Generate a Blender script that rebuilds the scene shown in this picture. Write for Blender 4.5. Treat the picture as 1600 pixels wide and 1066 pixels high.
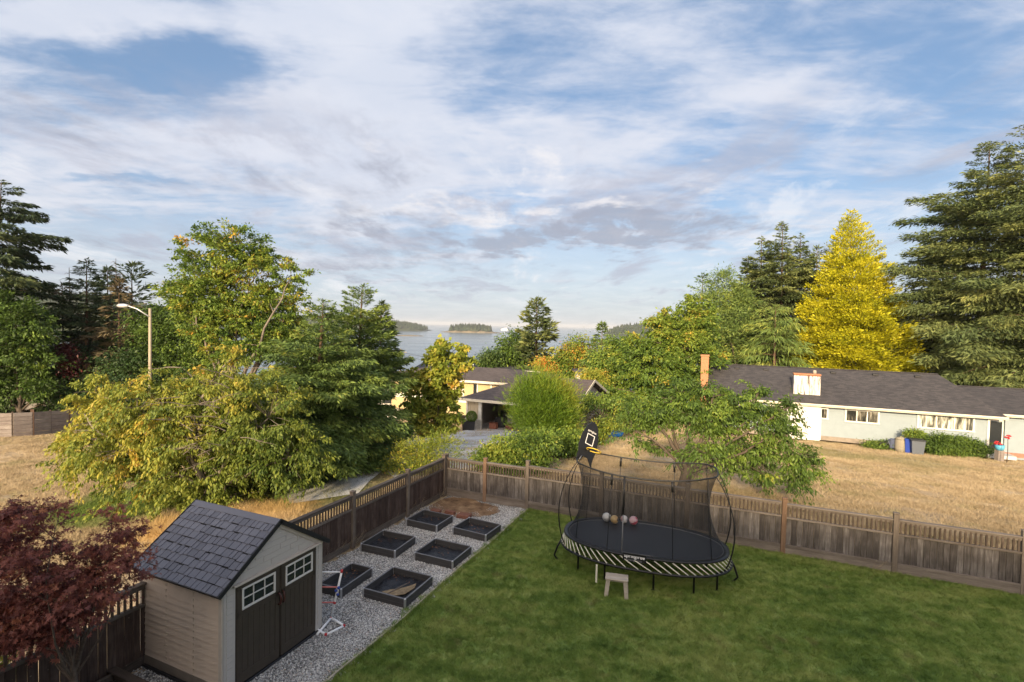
import bpy, bmesh, math, random
import numpy as np
from mathutils import Vector, Matrix
from math import radians as R, sin, cos, pi, atan2, sqrt

SC = bpy.context.scene
COL = SC.collection
for o in list(bpy.data.objects):
    bpy.data.objects.remove(o)

# ------------------------------------------------------------------ camera
CAMH, PITCH, ROLL, FPX = 6.0, R(1.77), R(1.2), 800.0
cam_d = bpy.data.cameras.new('camera')
cam_d.lens = 18.0; cam_d.sensor_width = 36.0
cam_d.clip_start = 0.1; cam_d.clip_end = 90000
cam = bpy.data.objects.new('camera', cam_d); COL.objects.link(cam)
cam.matrix_world = Matrix.Translation((0, 0, CAMH)) @ Matrix.Rotation(pi/2-PITCH, 4, 'X') @ Matrix.Rotation(ROLL, 4, 'Z')
SC.camera = cam

# ------------------------------------------------------------------ light
SUN_EL = R(17)
SX, SY = -sin(R(20)), -cos(R(20))                      # horizontal direction towards the sun
sun_d = bpy.data.lights.new('sun', 'SUN')
sun_d.energy = 2.8; sun_d.angle = R(5.0); sun_d.color = (1.0, 0.78, 0.50)
sun = bpy.data.objects.new('sun', sun_d); COL.objects.link(sun)
sv = Vector((SX*cos(SUN_EL), SY*cos(SUN_EL), sin(SUN_EL)))
sun.rotation_euler = sv.to_track_quat('Z', 'Y').to_euler()
sun.location = (0, 0, 60)
SC.view_settings.view_transform = 'Standard'
SC.view_settings.look = 'None'
SC.view_settings.exposure = 1.5
SC.view_settings.gamma = 1.0
SC.view_settings.use_curve_mapping = False

# ------------------------------------------------------------------ node helpers
class NT:
    """small wrapper to write shader maths compactly"""
    def __init__(s, tree):
        s.t = tree; s.n = tree.nodes; s.l = tree.links
    def node(s, typ, **kw):
        nd = s.n.new(typ)
        for k, v in kw.items(): setattr(nd, k, v)
        return nd
    def put(s, sock, v):
        if v is None: return
        if isinstance(v, (int, float)):
            sock.default_value = v
        elif isinstance(v, (tuple, list)):
            if len(v) == 3 and sock.type == 'RGBA': v = (*v, 1)
            sock.default_value = v
        else: s.l.new(v, sock)
    def m(s, op, a, b=None, c=None, clamp=False):
        nd = s.node('ShaderNodeMath', operation=op, use_clamp=clamp)
        s.put(nd.inputs[0], a); s.put(nd.inputs[1], b)
        if c is not None: s.put(nd.inputs[2], c)
        return nd.outputs[0]
    def v(s, op, a, b=None, c=None, sc=None):
        nd = s.node('ShaderNodeVectorMath', operation=op)
        s.put(nd.inputs[0], a); s.put(nd.inputs[1], b)
        if c is not None: s.put(nd.inputs[2], c)
        if sc is not None: s.put(nd.inputs['Scale'], sc)
        return nd.outputs['Value'] if op in ('DOT_PRODUCT', 'LENGTH') else nd.outputs[0]
    def noise(s, vec, scale=5, detail=4, rough=.55, dist=0, col=False):
        nd = s.node('ShaderNodeTexNoise')
        s.put(nd.inputs['Vector'], vec); s.put(nd.inputs['Scale'], scale)
        nd.inputs['Detail'].default_value = detail; nd.inputs['Roughness'].default_value = rough
        nd.inputs['Distortion'].default_value = dist
        return nd.outputs['Color' if col else 'Fac']
    def vor(s, vec, scale=5, out='Color', feature='F1'):
        nd = s.node('ShaderNodeTexVoronoi', feature=feature)
        s.put(nd.inputs['Vector'], vec); s.put(nd.inputs['Scale'], scale)
        return nd.outputs[out]
    def ramp(s, fac, stops, interp='LINEAR'):
        nd = s.node('ShaderNodeValToRGB'); cr = nd.color_ramp; cr.interpolation = interp
        while len(cr.elements) < len(stops): cr.elements.new(0.5)
        for e, (p, c) in zip(cr.elements, stops):
            e.position = p; e.color = (*c, 1) if not isinstance(c, (int, float)) else (c, c, c, 1)
        s.put(nd.inputs[0], fac); return nd.outputs[0]
    def mix(s, fac, a, b, blend='MIX'):
        nd = s.node('ShaderNodeMix', data_type='RGBA', blend_type=blend)
        s.put(nd.inputs[0], fac); s.put(nd.inputs[6], a); s.put(nd.inputs[7], b)
        return nd.outputs[2]
    def smooth(s, x, lo, hi):
        nd = s.node('ShaderNodeMapRange', interpolation_type='SMOOTHSTEP')
        s.put(nd.inputs[0], x); s.put(nd.inputs[1], lo); s.put(nd.inputs[2], hi)
        return nd.outputs[0]
    def scalev(s, vec, sc, loc=(0, 0, 0), rot=(0, 0, 0)):
        nd = s.node('ShaderNodeMapping')
        s.put(nd.inputs[0], vec); nd.inputs['Scale'].default_value = sc; nd.inputs['Location'].default_value = loc
        nd.inputs['Rotation'].default_value = rot
        return nd.outputs[0]
    def xyz(s, vec):
        nd = s.node('ShaderNodeSeparateXYZ'); s.put(nd.inputs[0], vec); return nd.outputs

def ray(px, py):
    f = Vector((0, cos(PITCH), -sin(PITCH))); r0 = Vector((1, 0, 0)); u0 = Vector((0, sin(PITCH), cos(PITCH)))
    r = r0*cos(ROLL) + u0*sin(ROLL); u = -r0*sin(ROLL) + u0*cos(ROLL)
    return (f*FPX + r*(px-800) - u*(py-533)).normalized()

# ------------------------------------------------------------------ world: sky and clouds
W = bpy.data.worlds.new('World'); SC.world = W; W.use_nodes = True
def build_sky():
    T = NT(W.node_tree); T.n.clear()
    sky = T.node('ShaderNodeTexSky', sky_type='NISHITA')
    sky.sun_disc = False; sky.sun_elevation = SUN_EL; sky.sun_rotation = atan2(SX, SY) % (2*pi)
    sky.altitude = 40; sky.air_density = 1.0; sky.dust_density = 0.6; sky.ozone_density = 1.5
    g = T.node('ShaderNodeTexCoord').outputs['Generated']
    d = T.v('NORMALIZE', g)
    x, y, z = T.xyz(d)
    zc = T.m('MAXIMUM', z, 0.0)
    k = T.m('DIVIDE', 1.0, T.m('ADD', zc, 0.10))
    comb = T.node('ShaderNodeCombineXYZ')
    T.put(comb.inputs[0], T.m('MULTIPLY', x, k)); T.put(comb.inputs[1], T.m('MULTIPLY', y, k))
    uv = comb.outputs[0]
    # azimuth / elevation like plane for placing the big masses of cloud
    yy = T.m('MAXIMUM', T.m('ABSOLUTE', y), 0.05)
    su = T.m('DIVIDE', x, yy); se = T.m('DIVIDE', z, yy)
    def blob(px, py, sx, sy, rot=0.0, amp=1.0, warp=None):
        c = ray(px, py); cu, ce = c.x/c.y, c.z/c.y
        du = T.m('SUBTRACT', WU, cu); de = T.m('SUBTRACT', WE, ce)
        cr, sr = cos(R(rot)), sin(R(rot))
        p = T.m('ADD', T.m('MULTIPLY', du, cr*FPX/sx), T.m('MULTIPLY', de, sr*FPX/sx))
        q = T.m('ADD', T.m('MULTIPLY', du, -sr*FPX/sy), T.m('MULTIPLY', de, cr*FPX/sy))
        r2 = T.m('ADD', T.m('MULTIPLY', p, p), T.m('MULTIPLY', q, q))
        return T.m('MULTIPLY', T.m('POWER', 2.718, T.m('MULTIPLY', r2, -1.0)), amp)
    # warp so blobs have torn edges
    wn = T.noise(T.scalev(uv, (1.1, 1.1, 1)), 1.6, 5, .6, 0, True)
    wx, wy, wz = T.xyz(wn)
    WU = T.m('ADD', su, T.m('MULTIPLY', T.m('SUBTRACT', wx, 0.5), 0.42))
    WE = T.m('ADD', se, T.m('MULTIPLY', T.m('SUBTRACT', wy, 0.5), 0.20))
    def total(lst):
        t = None
        for a in lst:
            bl = blob(*a); t = bl if t is None else T.m('ADD', t, bl)
        return t
    # streaky cirrus in two directions, plus a soft veil
    n1 = T.noise(T.scalev(uv, (0.75, 1.45, 1), rot=(0, 0, R(30))), 1.25, 9, .62, .5)
    n2 = T.noise(T.scalev(uv, (0.75, 1.7, 1), (3.1, 7.7, 0), (0, 0, R(-35))), 1.4, 8, .6, .3)
    n3 = T.noise(T.scalev(uv, (1, 1, 1), (9, 2, 0)), 2.6, 9, .6, .2)
    n4 = T.noise(T.scalev(uv, (1.0, 2.6, 1), (5, 1, 0), (0, 0, R(55))), 2.6, 7, .65, .6)
    n5 = T.noise(T.scalev(uv, (1.0, 2.2, 1), (2, 8, 0), (0, 0, R(-62))), 3.0, 7, .65, .8)
    base = T.m('ADD', T.m('ADD', T.m('MULTIPLY', n1, 0.85), T.m('MULTIPLY', n2, 0.55)), T.m('ADD', T.m('MULTIPLY', n4, .34), T.m('MULTIPLY', n5, .38)))
    base = T.m('SUBTRACT', T.m('ADD', base, T.m('MULTIPLY', n3, .30)), .645)
    veil = total([(560, 150, 170, 260, 0, .30), (120, 250, 330, 60, 6, .30), (120, 20, 240, 30, 0, .26), (820, 290, 500, 60, 0, .12),
                  (1120, 100, 330, 45, -18, .20), (850, 235, 300, 50, 0, .16), (620, 60, 120, 120, 0, .12)])
    clear = total([(285, 88, 150, 36, -3, .42), (60, 60, 120, 22, 0, .16), (180, 276, 120, 12, 0, .30), (1500, 190, 300, 120, 0, .10), (760, 130, 130, 120, 0, .10),
                   (960, 60, 200, 50, -10, .10), (1350, 30, 200, 40, 0, .12)])
    dens = T.m('ADD', T.m('SUBTRACT', base, clear), veil)
    cover = T.smooth(dens, 0.38, 0.86)
    lowv = T.m('SUBTRACT', 1.0, T.smooth(z, 0.02, 0.30))          # thin haze veil near the horizon
    cover = T.m('MAXIMUM', cover, T.m('MULTIPLY', lowv, 0.72))
    cover = T.m('ADD', T.m('MULTIPLY', cover, 0.86), 0.05)
    # thin cloud colour: warm white high, lavender grey low
    ccol = T.ramp(z, [(0.0, (.215, .232, .260)), (0.10, (.245, .258, .288)), (0.25, (.255, .268, .305)), (0.5, (.265, .282, .322)), (1, (.28, .295, .325))])
    ccol = T.mix(T.m('MULTIPLY', T.smooth(n3, .35, .70), .35), ccol, (.35, .345, .358))
    # the veil brightens and warms towards the low sun behind the viewer
    sdot = T.m('MAXIMUM', T.v('DOT_PRODUCT', d, tuple(sv)), 0.0)
    ccol = T.mix(T.m('POWER', sdot, 2.2), ccol, (2.4, 1.95, 1.5))
    skyc = T.v('SCALE', sky.outputs[0], None, None, 0.06)
    skyc = T.mix(0.5, skyc, (.060, .115, .212))
    blue = T.mix(cover, skyc, ccol)
    # grey undersides: cumulus banks with brighter upper rims
    grey = total([(840, 378, 200, 20, 4, .95), (1000, 352, 120, 22, 0, .8), (1110, 325, 120, 20, -6, .70), (620, 350, 120, 22, 6, .62), (420, 285, 220, 30, 2, .45), (560, 330, 100, 20, 0, .4),
                  (100, 205, 150, 26, -8, .62), (560, 185, 50, 22, 0, .5), (590, 250, 70, 30, -10, .45), (250, 390, 300, 40, 0, .42), (560, 420, 200, 26, 0, .35),
                  (30, 130, 90, 40, 0, .2), (1450, 260, 220, 60, 0, .30), (870, 430, 330, 14, 0, .22)])
    puff = T.noise(T.scalev(uv, (1.5, .75, 1), (1, 4, 0)), 3.0, 10, .66, .35)
    gm = T.smooth(T.m('MULTIPLY', grey, T.m('SUBTRACT', T.m('MULTIPLY', puff, 3.2), 0.75)), 0.15, 0.80)
    rim = total([(860, 330, 230, 20, 3, .8), (1110, 305, 60, 12, -10, .5), (620, 318, 120, 16, 4, .6), (840, 268, 60, 22, 20, .6), (1110, 228, 50, 10, -20, .5), (590, 215, 60, 18, 10, .5)])
    rm = T.smooth(T.m('MULTIPLY', rim, T.m('SUBTRACT', T.m('MULTIPLY', puff, 3.4), 0.8)), 0.30, 0.95)
    n6 = T.noise(T.scalev(uv, (1.15, .62, 1), (4, 3, 0), (0, 0, R(6))), 1.15, 10, .66, .45)
    lowb = T.m('MULTIPLY', T.smooth(z, .015, .07), T.m('SUBTRACT', 1.0, T.smooth(z, .26, .42)))
    blue = T.mix(T.m('MULTIPLY', T.m('MULTIPLY', T.smooth(n6, .50, .64), lowb), .62), blue, (.172, .178, .215))
    blue = T.mix(T.m('MULTIPLY', T.m('MULTIPLY', T.smooth(T.m('SUBTRACT', 1.0, n6), .54, .66), lowb), .55), blue, (.335, .335, .345))
    out = T.mix(T.m('MULTIPLY', gm, .75), blue, (.138, .147, .180))
    out = T.mix(T.m('MULTIPLY', rm, .60), out, (.37, .352, .345))
    bg = T.node('ShaderNodeBackground'); T.put(bg.inputs[0], out); bg.inputs[1].default_value = 1.0
    o = T.node('ShaderNodeOutputWorld'); T.l.new(bg.outputs[0], o.inputs[0])
    return bg
SKYBG = build_sky()

# ------------------------------------------------------------------ where things are
SA, CA = sin(R(23.6)), cos(R(23.6))
def AB(a, b, z=0.0):        # a: away from the house along the garden, b: across it to the right
    return Vector((SA*a + CA*b, CA*a - SA*b, z))
def toab(x, y): return SA*x + CA*y, CA*x - SA*y
def ground(x, y):
    a, b = SA*x + CA*y, CA*x - SA*y
    da = np.maximum(0, a-15.9); db = np.maximum(0, -9.6-b)
    return -(.0855*da + .065*np.minimum(db, 60) + .07*np.maximum(0, da-36))
def gz(x, y): return float(ground(x, y))
def at(px, py, Y):
    r = ray(px, py); return Vector((0, 0, CAMH)) + r*(Y/r.y)
def gnd(px, py, zoff=0.0):
    r = ray(px, py); t = 1.0; p = None
    while t < 3000:
        p = Vector((0, 0, CAMH)) + r*t
        if p.z <= gz(p.x, p.y) + zoff: break
        t *= 1.004
    return p
def on_a(px, py, a0):       # meets the vertical plane a = a0 ; returns (b, z)
    r = ray(px, py); ra, rb = toab(r.x, r.y); t = a0/ra
    return rb*t, CAMH + r.z*t
def mpp(Y): return Y/FPX    # metres per photo pixel at depth Y
RZB = -R(23.6)              # z rotation that turns local x into the b direction

# ------------------------------------------------------------------ object helpers
def props(o, label=None, cat=None, group=None, kind=None):
    if label: o['label'] = label
    if cat: o['category'] = cat
    if group: o['group'] = group
    if kind: o['kind'] = kind
    return o
def empty(name, loc, label=None, cat=None, group=None, rz=0.0):
    o = bpy.data.objects.new(name, None); COL.objects.link(o)
    o.empty_display_size = .2
    o.location = loc; o.rotation_euler = (0, 0, rz)
    return props(o, label, cat, group)
def add(name, mesh, parent=None, loc=(0, 0, 0), rot=(0, 0, 0), scale=(1, 1, 1)):
    o = bpy.data.objects.new(name, mesh); COL.objects.link(o)
    o.parent = parent; o.location = loc; o.rotation_euler = rot; o.scale = scale
    return o
def copy_tree(o, parent=None):
    c = o.copy(); COL.objects.link(c); c.parent = parent
    for ch in list(o.children): copy_tree(ch, c)
    return c
def np_mesh(name, V, F, mat, tint=None, smooth=False):
    """V (n,3); F (m,k) same-sized faces"""
    me = bpy.data.meshes.new(name)
    V = np.asarray(V, np.float32); F = np.asarray(F, np.int32)
    m, k = F.shape
    me.vertices.add(len(V)); me.vertices.foreach_set('co', V.ravel())
    me.loops.add(m*k); me.loops.foreach_set('vertex_index', F.ravel())
    me.polygons.add(m); me.polygons.foreach_set('loop_start', np.arange(0, m*k, k, dtype=np.int32))
    me.polygons.foreach_set('loop_total', np.full(m, k, np.int32))
    if smooth: me.polygons.foreach_set('use_smooth', np.ones(m, bool))
    me.update(calc_edges=True)
    if tint is not None:
        at_ = me.attributes.new('tint', 'FLOAT', 'FACE'); at_.data.foreach_set('value', np.asarray(tint, np.float32))
    if mat: me.materials.append(mat)
    return me

class MB:
    """collects shapes, then makes ONE mesh"""
    def __init__(s): s.v = []; s.f = []; s.sm = []
    def addvf(s, vs, fs, smooth=False, M=None):
        n = len(s.v)
        for p in vs:
            p = Vector(p)
            s.v.append(tuple(M @ p) if M is not None else tuple(p))
        for f in fs: s.f.append([i+n for i in f]); s.sm.append(smooth)
        return s
    def box(s, c, d, M=None, rz=0.0, bev=0.0):
        x, y, z = d[0]/2, d[1]/2, d[2]/2
        if bev > 0:
            b = min(bev, x*.9, y*.9, z*.9)
            vs = []
            for sx in (-1, 1):
                for sy in (-1, 1):
                    for sz in (-1, 1):
                        vs += [(sx*x, sy*(y-b), sz*(z-b)), (sx*(x-b), sy*y, sz*(z-b)), (sx*(x-b), sy*(y-b), sz*z)]
            bm = bmesh.new()
            for p in vs: bm.verts.new(p)
            r = bmesh.ops.convex_hull(bm, input=bm.verts)
            bm.verts.index_update()
            vs = [v.co.copy() for v in bm.verts]; fs = [[v.index for v in f.verts] for f in bm.faces]
            bm.free()
        else:
            vs = [(-x, -y, -z), (x, -y, -z), (x, y, -z), (-x, y, -z), (-x, -y, z), (x, -y, z), (x, y, z), (-x, y, z)]
            fs = [(0, 3, 2, 1), (4, 5, 6, 7), (0, 1, 5, 4), (1, 2, 6, 5), (2, 3, 7, 6), (3, 0, 4, 7)]
        T = Matrix.Translation(c) @ Matrix.Rotation(rz, 4, 'Z')
        if M is not None: T = M @ T
        return s.addvf(vs, fs, False, T)
    def bar(s, p, q, w, h, up=(0, 0, 1)):
        """rectangular bar from p to q"""
        p, q = Vector(p), Vector(q); d = q-p; L = d.length
        if L < 1e-6: return s
        x = d/L; u = Vector(up); yv = u.cross(x)
        if yv.length < 1e-5: yv = Vector((0, 1, 0)).cross(x)
        yv.normalize(); zv = x.cross(yv)
        M = Matrix((x, yv, zv)).transposed().to_4x4(); M.translation = (p+q)/2
        return s.box((0, 0, 0), (L, w, h), M)
    def tube(s, pts, rad, n=8, cap=True, closed=False):
        pts = [Vector(p) for p in pts]; m = len(pts)
        if not hasattr(rad, '__len__'): rad = [rad]*m
        vs = []; prev = None
        for i, p in enumerate(pts):
            if closed: t = pts[(i+1) % m]-pts[i-1]
            else: t = pts[min(i+1, m-1)]-pts[max(i-1, 0)]
            t.normalize()
            if prev is None:
                u = t.cross(Vector((0, 0, 1)))
                if u.length < .05: u = t.cross(Vector((0, 1, 0)))
            else: u = prev - t*prev.dot(t)
            u.normalize(); prev = u; w = t.cross(u)
            for k in range(n):
                a = 2*pi*k/n; vs.append(p + (u*cos(a)+w*sin(a))*rad[i])
        fs = []
        for i in range(m if closed else m-1):
            j = (i+1) % m
            for k in range(n):
                fs.append((i*n+k, i*n+(k+1) % n, j*n+(k+1) % n, j*n+k))
        if cap and not closed:
            fs.append(tuple(range(n-1, -1, -1))); fs.append(tuple((m-1)*n+k for k in range(n)))
        return s.addvf(vs, fs, True)
    def lathe(s, prof, n=16, c=(0, 0, 0), M=None, sy=1.0):
        vs = []; fs = []
        for r, z in prof:
            for k in range(n):
                a = 2*pi*k/n; vs.append((c[0]+r*cos(a), c[1]+r*sin(a)*sy, c[2]+z))
        for i in range(len(prof)-1):
            for k in range(n):
                fs.append((i*n+k, i*n+(k+1) % n, (i+1)*n+(k+1) % n, (i+1)*n+k))
        fs.append(tuple(range(n-1, -1, -1))); fs.append(tuple((len(prof)-1)*n+k for k in range(n)))
        return s.addvf(vs, fs, True, M)
    def prism(s, poly, t, M=None):
        """polygon in xy extruded by t in z"""
        n = len(poly)
        vs = [(x, y, 0) for x, y in poly]+[(x, y, t) for x, y in poly]
        fs = [tuple(range(n-1, -1, -1)), tuple(range(n, 2*n))]+[(i, (i+1) % n, n+(i+1) % n, n+i) for i in range(n)]
        return s.addvf(vs, fs, False, M)
    def mesh(s, name, mat):
        me = bpy.data.meshes.new(name); me.from_pydata(s.v, [], s.f)
        me.polygons.foreach_set('use_smooth', s.sm)
        bm = bmesh.new(); bm.from_mesh(me); bmesh.ops.recalc_face_normals(bm, faces=bm.faces); bm.to_mesh(me); bm.free()
        if mat: me.materials.append(mat)
        return me
    def build(s, name, mat, parent=None, loc=(0, 0, 0), rot=(0, 0, 0)):
        return add(name, s.mesh(name, mat), parent, loc, rot)

# ------------------------------------------------------------------ materials
def mat(name):
    m = bpy.data.materials.new(name); m.use_nodes = True
    T = NT(m.node_tree); b = T.n['Principled BSDF']
    T.b = b; T.out = T.n['Material Output']
    return m, T
def bump(T, h, strength=.4, dist=.02):
    nd = T.node('ShaderNodeBump'); nd.inputs['Strength'].default_value = strength; nd.inputs['Distance'].default_value = dist
    T.put(nd.inputs['Height'], h); T.l.new(nd.outputs[0], T.b.inputs['Normal'])
def plain(name, col, rough=.6, metal=0.0, var=.12, scale=6.0, spec=.4, bmp=0.0):
    m, T = mat(name)
    p = T.node('ShaderNodeTexCoord').outputs['Object']
    n = T.noise(p, scale, 5, .6)
    lo = tuple(c*(1-var) for c in col); hi = tuple(min(1, c*(1+var)) for c in col)
    T.put(T.b.inputs['Base Color'], T.ramp(n, [(.3, lo), (.7, hi)]))
    T.b.inputs['Roughness'].default_value = rough; T.b.inputs['Metallic'].default_value = metal
    T.b.inputs['Specular IOR Level'].default_value = spec
    if bmp: bump(T, T.noise(p, scale*6, 4), bmp, .01)
    return m
def wood(name, stops, axis=2, rough=.85, sc=1.0, bmp=.5):
    """weathered boards: streaks along one local axis, each piece its own shift of tone"""
    m, T = mat(name)
    tc = T.node('ShaderNodeTexCoord').outputs['Object']
    rnd = T.node('ShaderNodeObjectInfo').outputs['Random']
    off = T.v('ADD', tc, T.v('SCALE', (13.7, 7.1, 5.3), None, None, T.m('MULTIPLY', rnd, 9.0)))
    s = [18*sc]*3; s[axis] = 1.3*sc
    st = T.noise(T.scalev(off, tuple(s)), 1.6, 7, .65, .3)
    bl = T.noise(off, 2.4*sc, 5, .6)
    f = T.m('ADD', T.m('ADD', T.m('MULTIPLY', st, .60), T.m('MULTIPLY', bl, .35)), T.m('MULTIPLY', T.m('SUBTRACT', rnd, .5), .17))
    c = T.ramp(f, stops)
    kn = T.smooth(T.vor(T.scalev(off, (6, 6, 6)), 1.0, 'Distance'), .10, .03)
    c = T.mix(T.m('MULTIPLY', kn, .5), c, (.30, .25, .20))
    T.put(T.b.inputs['Base Color'], c); T.b.inputs['Roughness'].default_value = rough
    T.b.inputs['Specular IOR Level'].default_value = .25
    bump(T, st, bmp, .006)
    return m
def leafmat(name, stops, transl=.28, rough=.55, spec=.35, nscale=.6):
    m, T = mat(name)
    at_ = T.node('ShaderNodeAttribute', attribute_name='tint').outputs['Fac']
    pos = T.node('ShaderNodeNewGeometry').outputs['Position']
    n = T.noise(pos, nscale, 3, .6)
    f = T.m('ADD', T.m('MULTIPLY', at_, .8), T.m('MULTIPLY', T.m('SUBTRACT', n, .5), .55))
    f = T.m('ADD', f, .1)
    c = T.ramp(f, stops)
    T.put(T.b.inputs['Base Color'], c); T.b.inputs['Roughness'].default_value = rough
    T.b.inputs['Specular IOR Level'].default_value = spec
    tr = T.node('ShaderNodeBsdfTranslucent'); T.put(tr.inputs[0], c)
    mx = T.node('ShaderNodeMixShader'); mx.inputs[0].default_value = transl
    T.l.new(T.b.outputs[0], mx.inputs[1]); T.l.new(tr.outputs[0], mx.inputs[2]); T.l.new(mx.outputs[0], T.out.inputs[0])
    return m

M = {}
M['fence'] = wood('weathered_cedar', [(.25, (.040, .033, .029)), (.42, (.094, .080, .070)), (.57, (.180, .158, .142)), (.72, (.37, .335, .305))], 2)
M['fence_dark'] = wood('shaded_cedar', [(.25, (.030, .019, .015)), (.48, (.072, .048, .038)), (.68, (.13, .095, .075)), (.85, (.25, .195, .155))], 2)  # darker copy of the cedar: shade on the left run put into its colour
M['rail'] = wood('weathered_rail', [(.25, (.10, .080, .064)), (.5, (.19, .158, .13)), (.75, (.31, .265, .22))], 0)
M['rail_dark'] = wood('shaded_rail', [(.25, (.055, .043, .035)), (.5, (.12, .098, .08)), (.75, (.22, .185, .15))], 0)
M['post'] = wood('weathered_post', [(.25, (.075, .058, .046)), (.5, (.16, .128, .10)), (.75, (.28, .23, .18))], 2)
M['post_warm'] = wood('sunlit_post', [(.25, (.13, .08, .05)), (.5, (.24, .15, .095)), (.75, (.36, .25, .17))], 2)  # warm sunlight on some posts, put into the wood colour
M['picket'] = wood('picket_wood', [(.25, (.045, .032, .024)), (.5, (.105, .078, .058)), (.75, (.20, .155, .12))], 2)
M['plank_grey'] = wood('silver_planks', [(.25, (.14, .11, .10)), (.5, (.26, .225, .205)), (.75, (.40, .36, .33))], 0)
M['stool'] = wood('bleached_stool', [(.25, (.26, .22, .18)), (.5, (.42, .37, .31)), (.75, (.56, .50, .43))], 0, sc=1.6)
M['timber'] = wood('old_timber', [(.25, (.045, .032, .025)), (.5, (.09, .068, .052)), (.75, (.16, .125, .10))], 0)
M['bark'] = wood('bark', [(.25, (.045, .034, .026)), (.5, (.10, .078, .060)), (.75, (.19, .155, .125))], 2, sc=.6, bmp=1.0)
M['bark_pale'] = wood('pale_bark', [(.25, (.10, .082, .064)), (.5, (.19, .16, .13)), (.75, (.30, .265, .22))], 2, sc=.6, bmp=.8)
M['bark_red'] = wood('fir_bark', [(.25, (.06, .038, .026)), (.5, (.13, .08, .055)), (.75, (.22, .15, .105))], 2, sc=.6, bmp=1.0)
# ================================================================== THE SETTING
def green_patches(T, x, y, n2, c):
    """watered green grass under the nearest trees and beyond the shed; long bleached grass along the fence"""
    def patch(px, py, r, amt, col, c):
        p = gnd(px, py)
        dx = T.m('SUBTRACT', x, p.x); dy = T.m('SUBTRACT', y, p.y)
        dd = T.m('SQRT', T.m('ADD', T.m('MULTIPLY', dx, dx), T.m('MULTIPLY', dy, dy)))
        dd = T.m('ADD', dd, T.m('MULTIPLY', T.m('SUBTRACT', n2, .5), r*1.3))
        return T.mix(T.m('MULTIPLY', T.m('SUBTRACT', 1.0, T.smooth(dd, r*.45, r*1.05)), amt), c, col)
    g = (.115, .175, .035)
    c = patch(165, 795, 2.6, .9, g, c)
    c = patch(235, 780, 3.4, .9, g, c)
    c = patch(330, 775, 3.0, .85, (.09, .14, .03), c)
    c = patch(490, 775, 3.2, .8, (.08, .11, .03), c)
    c = patch(540, 745, 3.4, .8, (.10, .10, .05), c)
    c = patch(960, 640, 6.0, .5, (.16, .15, .06), c)
    c = patch(295, 832, 2.0, .6, (.62, .40, .14), c)
    c = patch(430, 805, 1.8, .6, (.58, .36, .14), c)
    c = patch(1290, 708, 3.0, .5, (.16, .17, .06), c)
    c = patch(1420, 722, 3.5, .45, (.17, .17, .07), c)
    return c
def ground_material():
    m, T = mat('dry_field')
    pos = T.node('ShaderNodeNewGeometry').outputs['Position']
    x, y, z = T.xyz(pos)
    n1 = T.noise(pos, .16, 4, .6); n2 = T.noise(T.scalev(pos, (1, 2.2, 1), rot=(0, 0, .4)), .9, 6, .65)
    n3 = T.noise(pos, 9, 5, .7); n4 = T.noise(pos, .45, 5, .6)
    f = T.m('ADD', T.m('ADD', T.m('MULTIPLY', n1, .25), T.m('MULTIPLY', n2, .45)), T.m('MULTIPLY', n3, .35))
    c = T.ramp(f, [(.36, (.24, .175, .105)), (.47, (.38, .29, .185)), (.56, (.50, .395, .265)), (.68, (.60, .49, .35))])
    # tired green showing through in patches
    gp = T.smooth(T.m('ADD', T.m('MULTIPLY', n4, .6), T.m('MULTIPLY', T.noise(pos, 1.7, 5, .7), .4)), .54, .68)
    c = T.mix(T.m('MULTIPLY', gp, .55), c, (.13, .135, .05))
    c = green_patches(T, x, y, n2, c)
    # the neighbours' plots and the wooded slope further down
    a_ = T.m('ADD', T.m('MULTIPLY', x, SA), T.m('MULTIPLY', y, CA))
    far = T.smooth(T.m('ADD', a_, T.m('MULTIPLY', n4, 12)), 58, 70)
    c = T.mix(far, c, (.05, .065, .028))
    T.put(T.b.inputs['Base Color'], c); T.b.inputs['Roughness'].default_value = .95
    T.b.inputs['Specular IOR Level'].default_value = .1
    bump(T, T.m('ADD', T.noise(pos, 14, 6, .7), T.m('MULTIPLY', n2, 2)), .7, .06)
    return m
M['field'] = ground_material()

def build_ground():
    def axis(lo, hi):
        xs = [0.0]; s = .8
        while xs[-1] < hi: xs.append(xs[-1]+s); s = s*1.035 if xs[-1] > 30 else s
        ys = [0.0]; s = .8
        while ys[-1] > lo: ys.append(ys[-1]-s); s = s*1.035 if ys[-1] < -30 else s
        return np.array(sorted(set(ys+xs)))
    xs, ys = axis(-700, 700), axis(-60, 640)
    X, Y = np.meshgrid(xs, ys); Z = ground(X, Y)
    rng = np.random.RandomState(3)
    a, b = SA*X+CA*Y, CA*X-SA*Y
    out = np.clip(np.maximum(a-16.2, -9.9-b), 0, 3)/3
    Z = Z + out*(.05*np.sin(X*.9+1)*np.cos(Y*.7) + .04*np.sin(X*2.1+Y*1.7)) - .03
    V = np.stack([X, Y, Z], -1).reshape(-1, 3); nx = len(xs); ny = len(ys)
    i = np.arange(nx*ny).reshape(ny, nx)
    F = np.stack([i[:-1, :-1], i[:-1, 1:], i[1:, 1:], i[1:, :-1]], -1).reshape(-1, 4)
    o = add('ground', np_mesh('ground', V, F, M['field'], smooth=True)); props(o, kind='structure')
build_ground()

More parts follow.
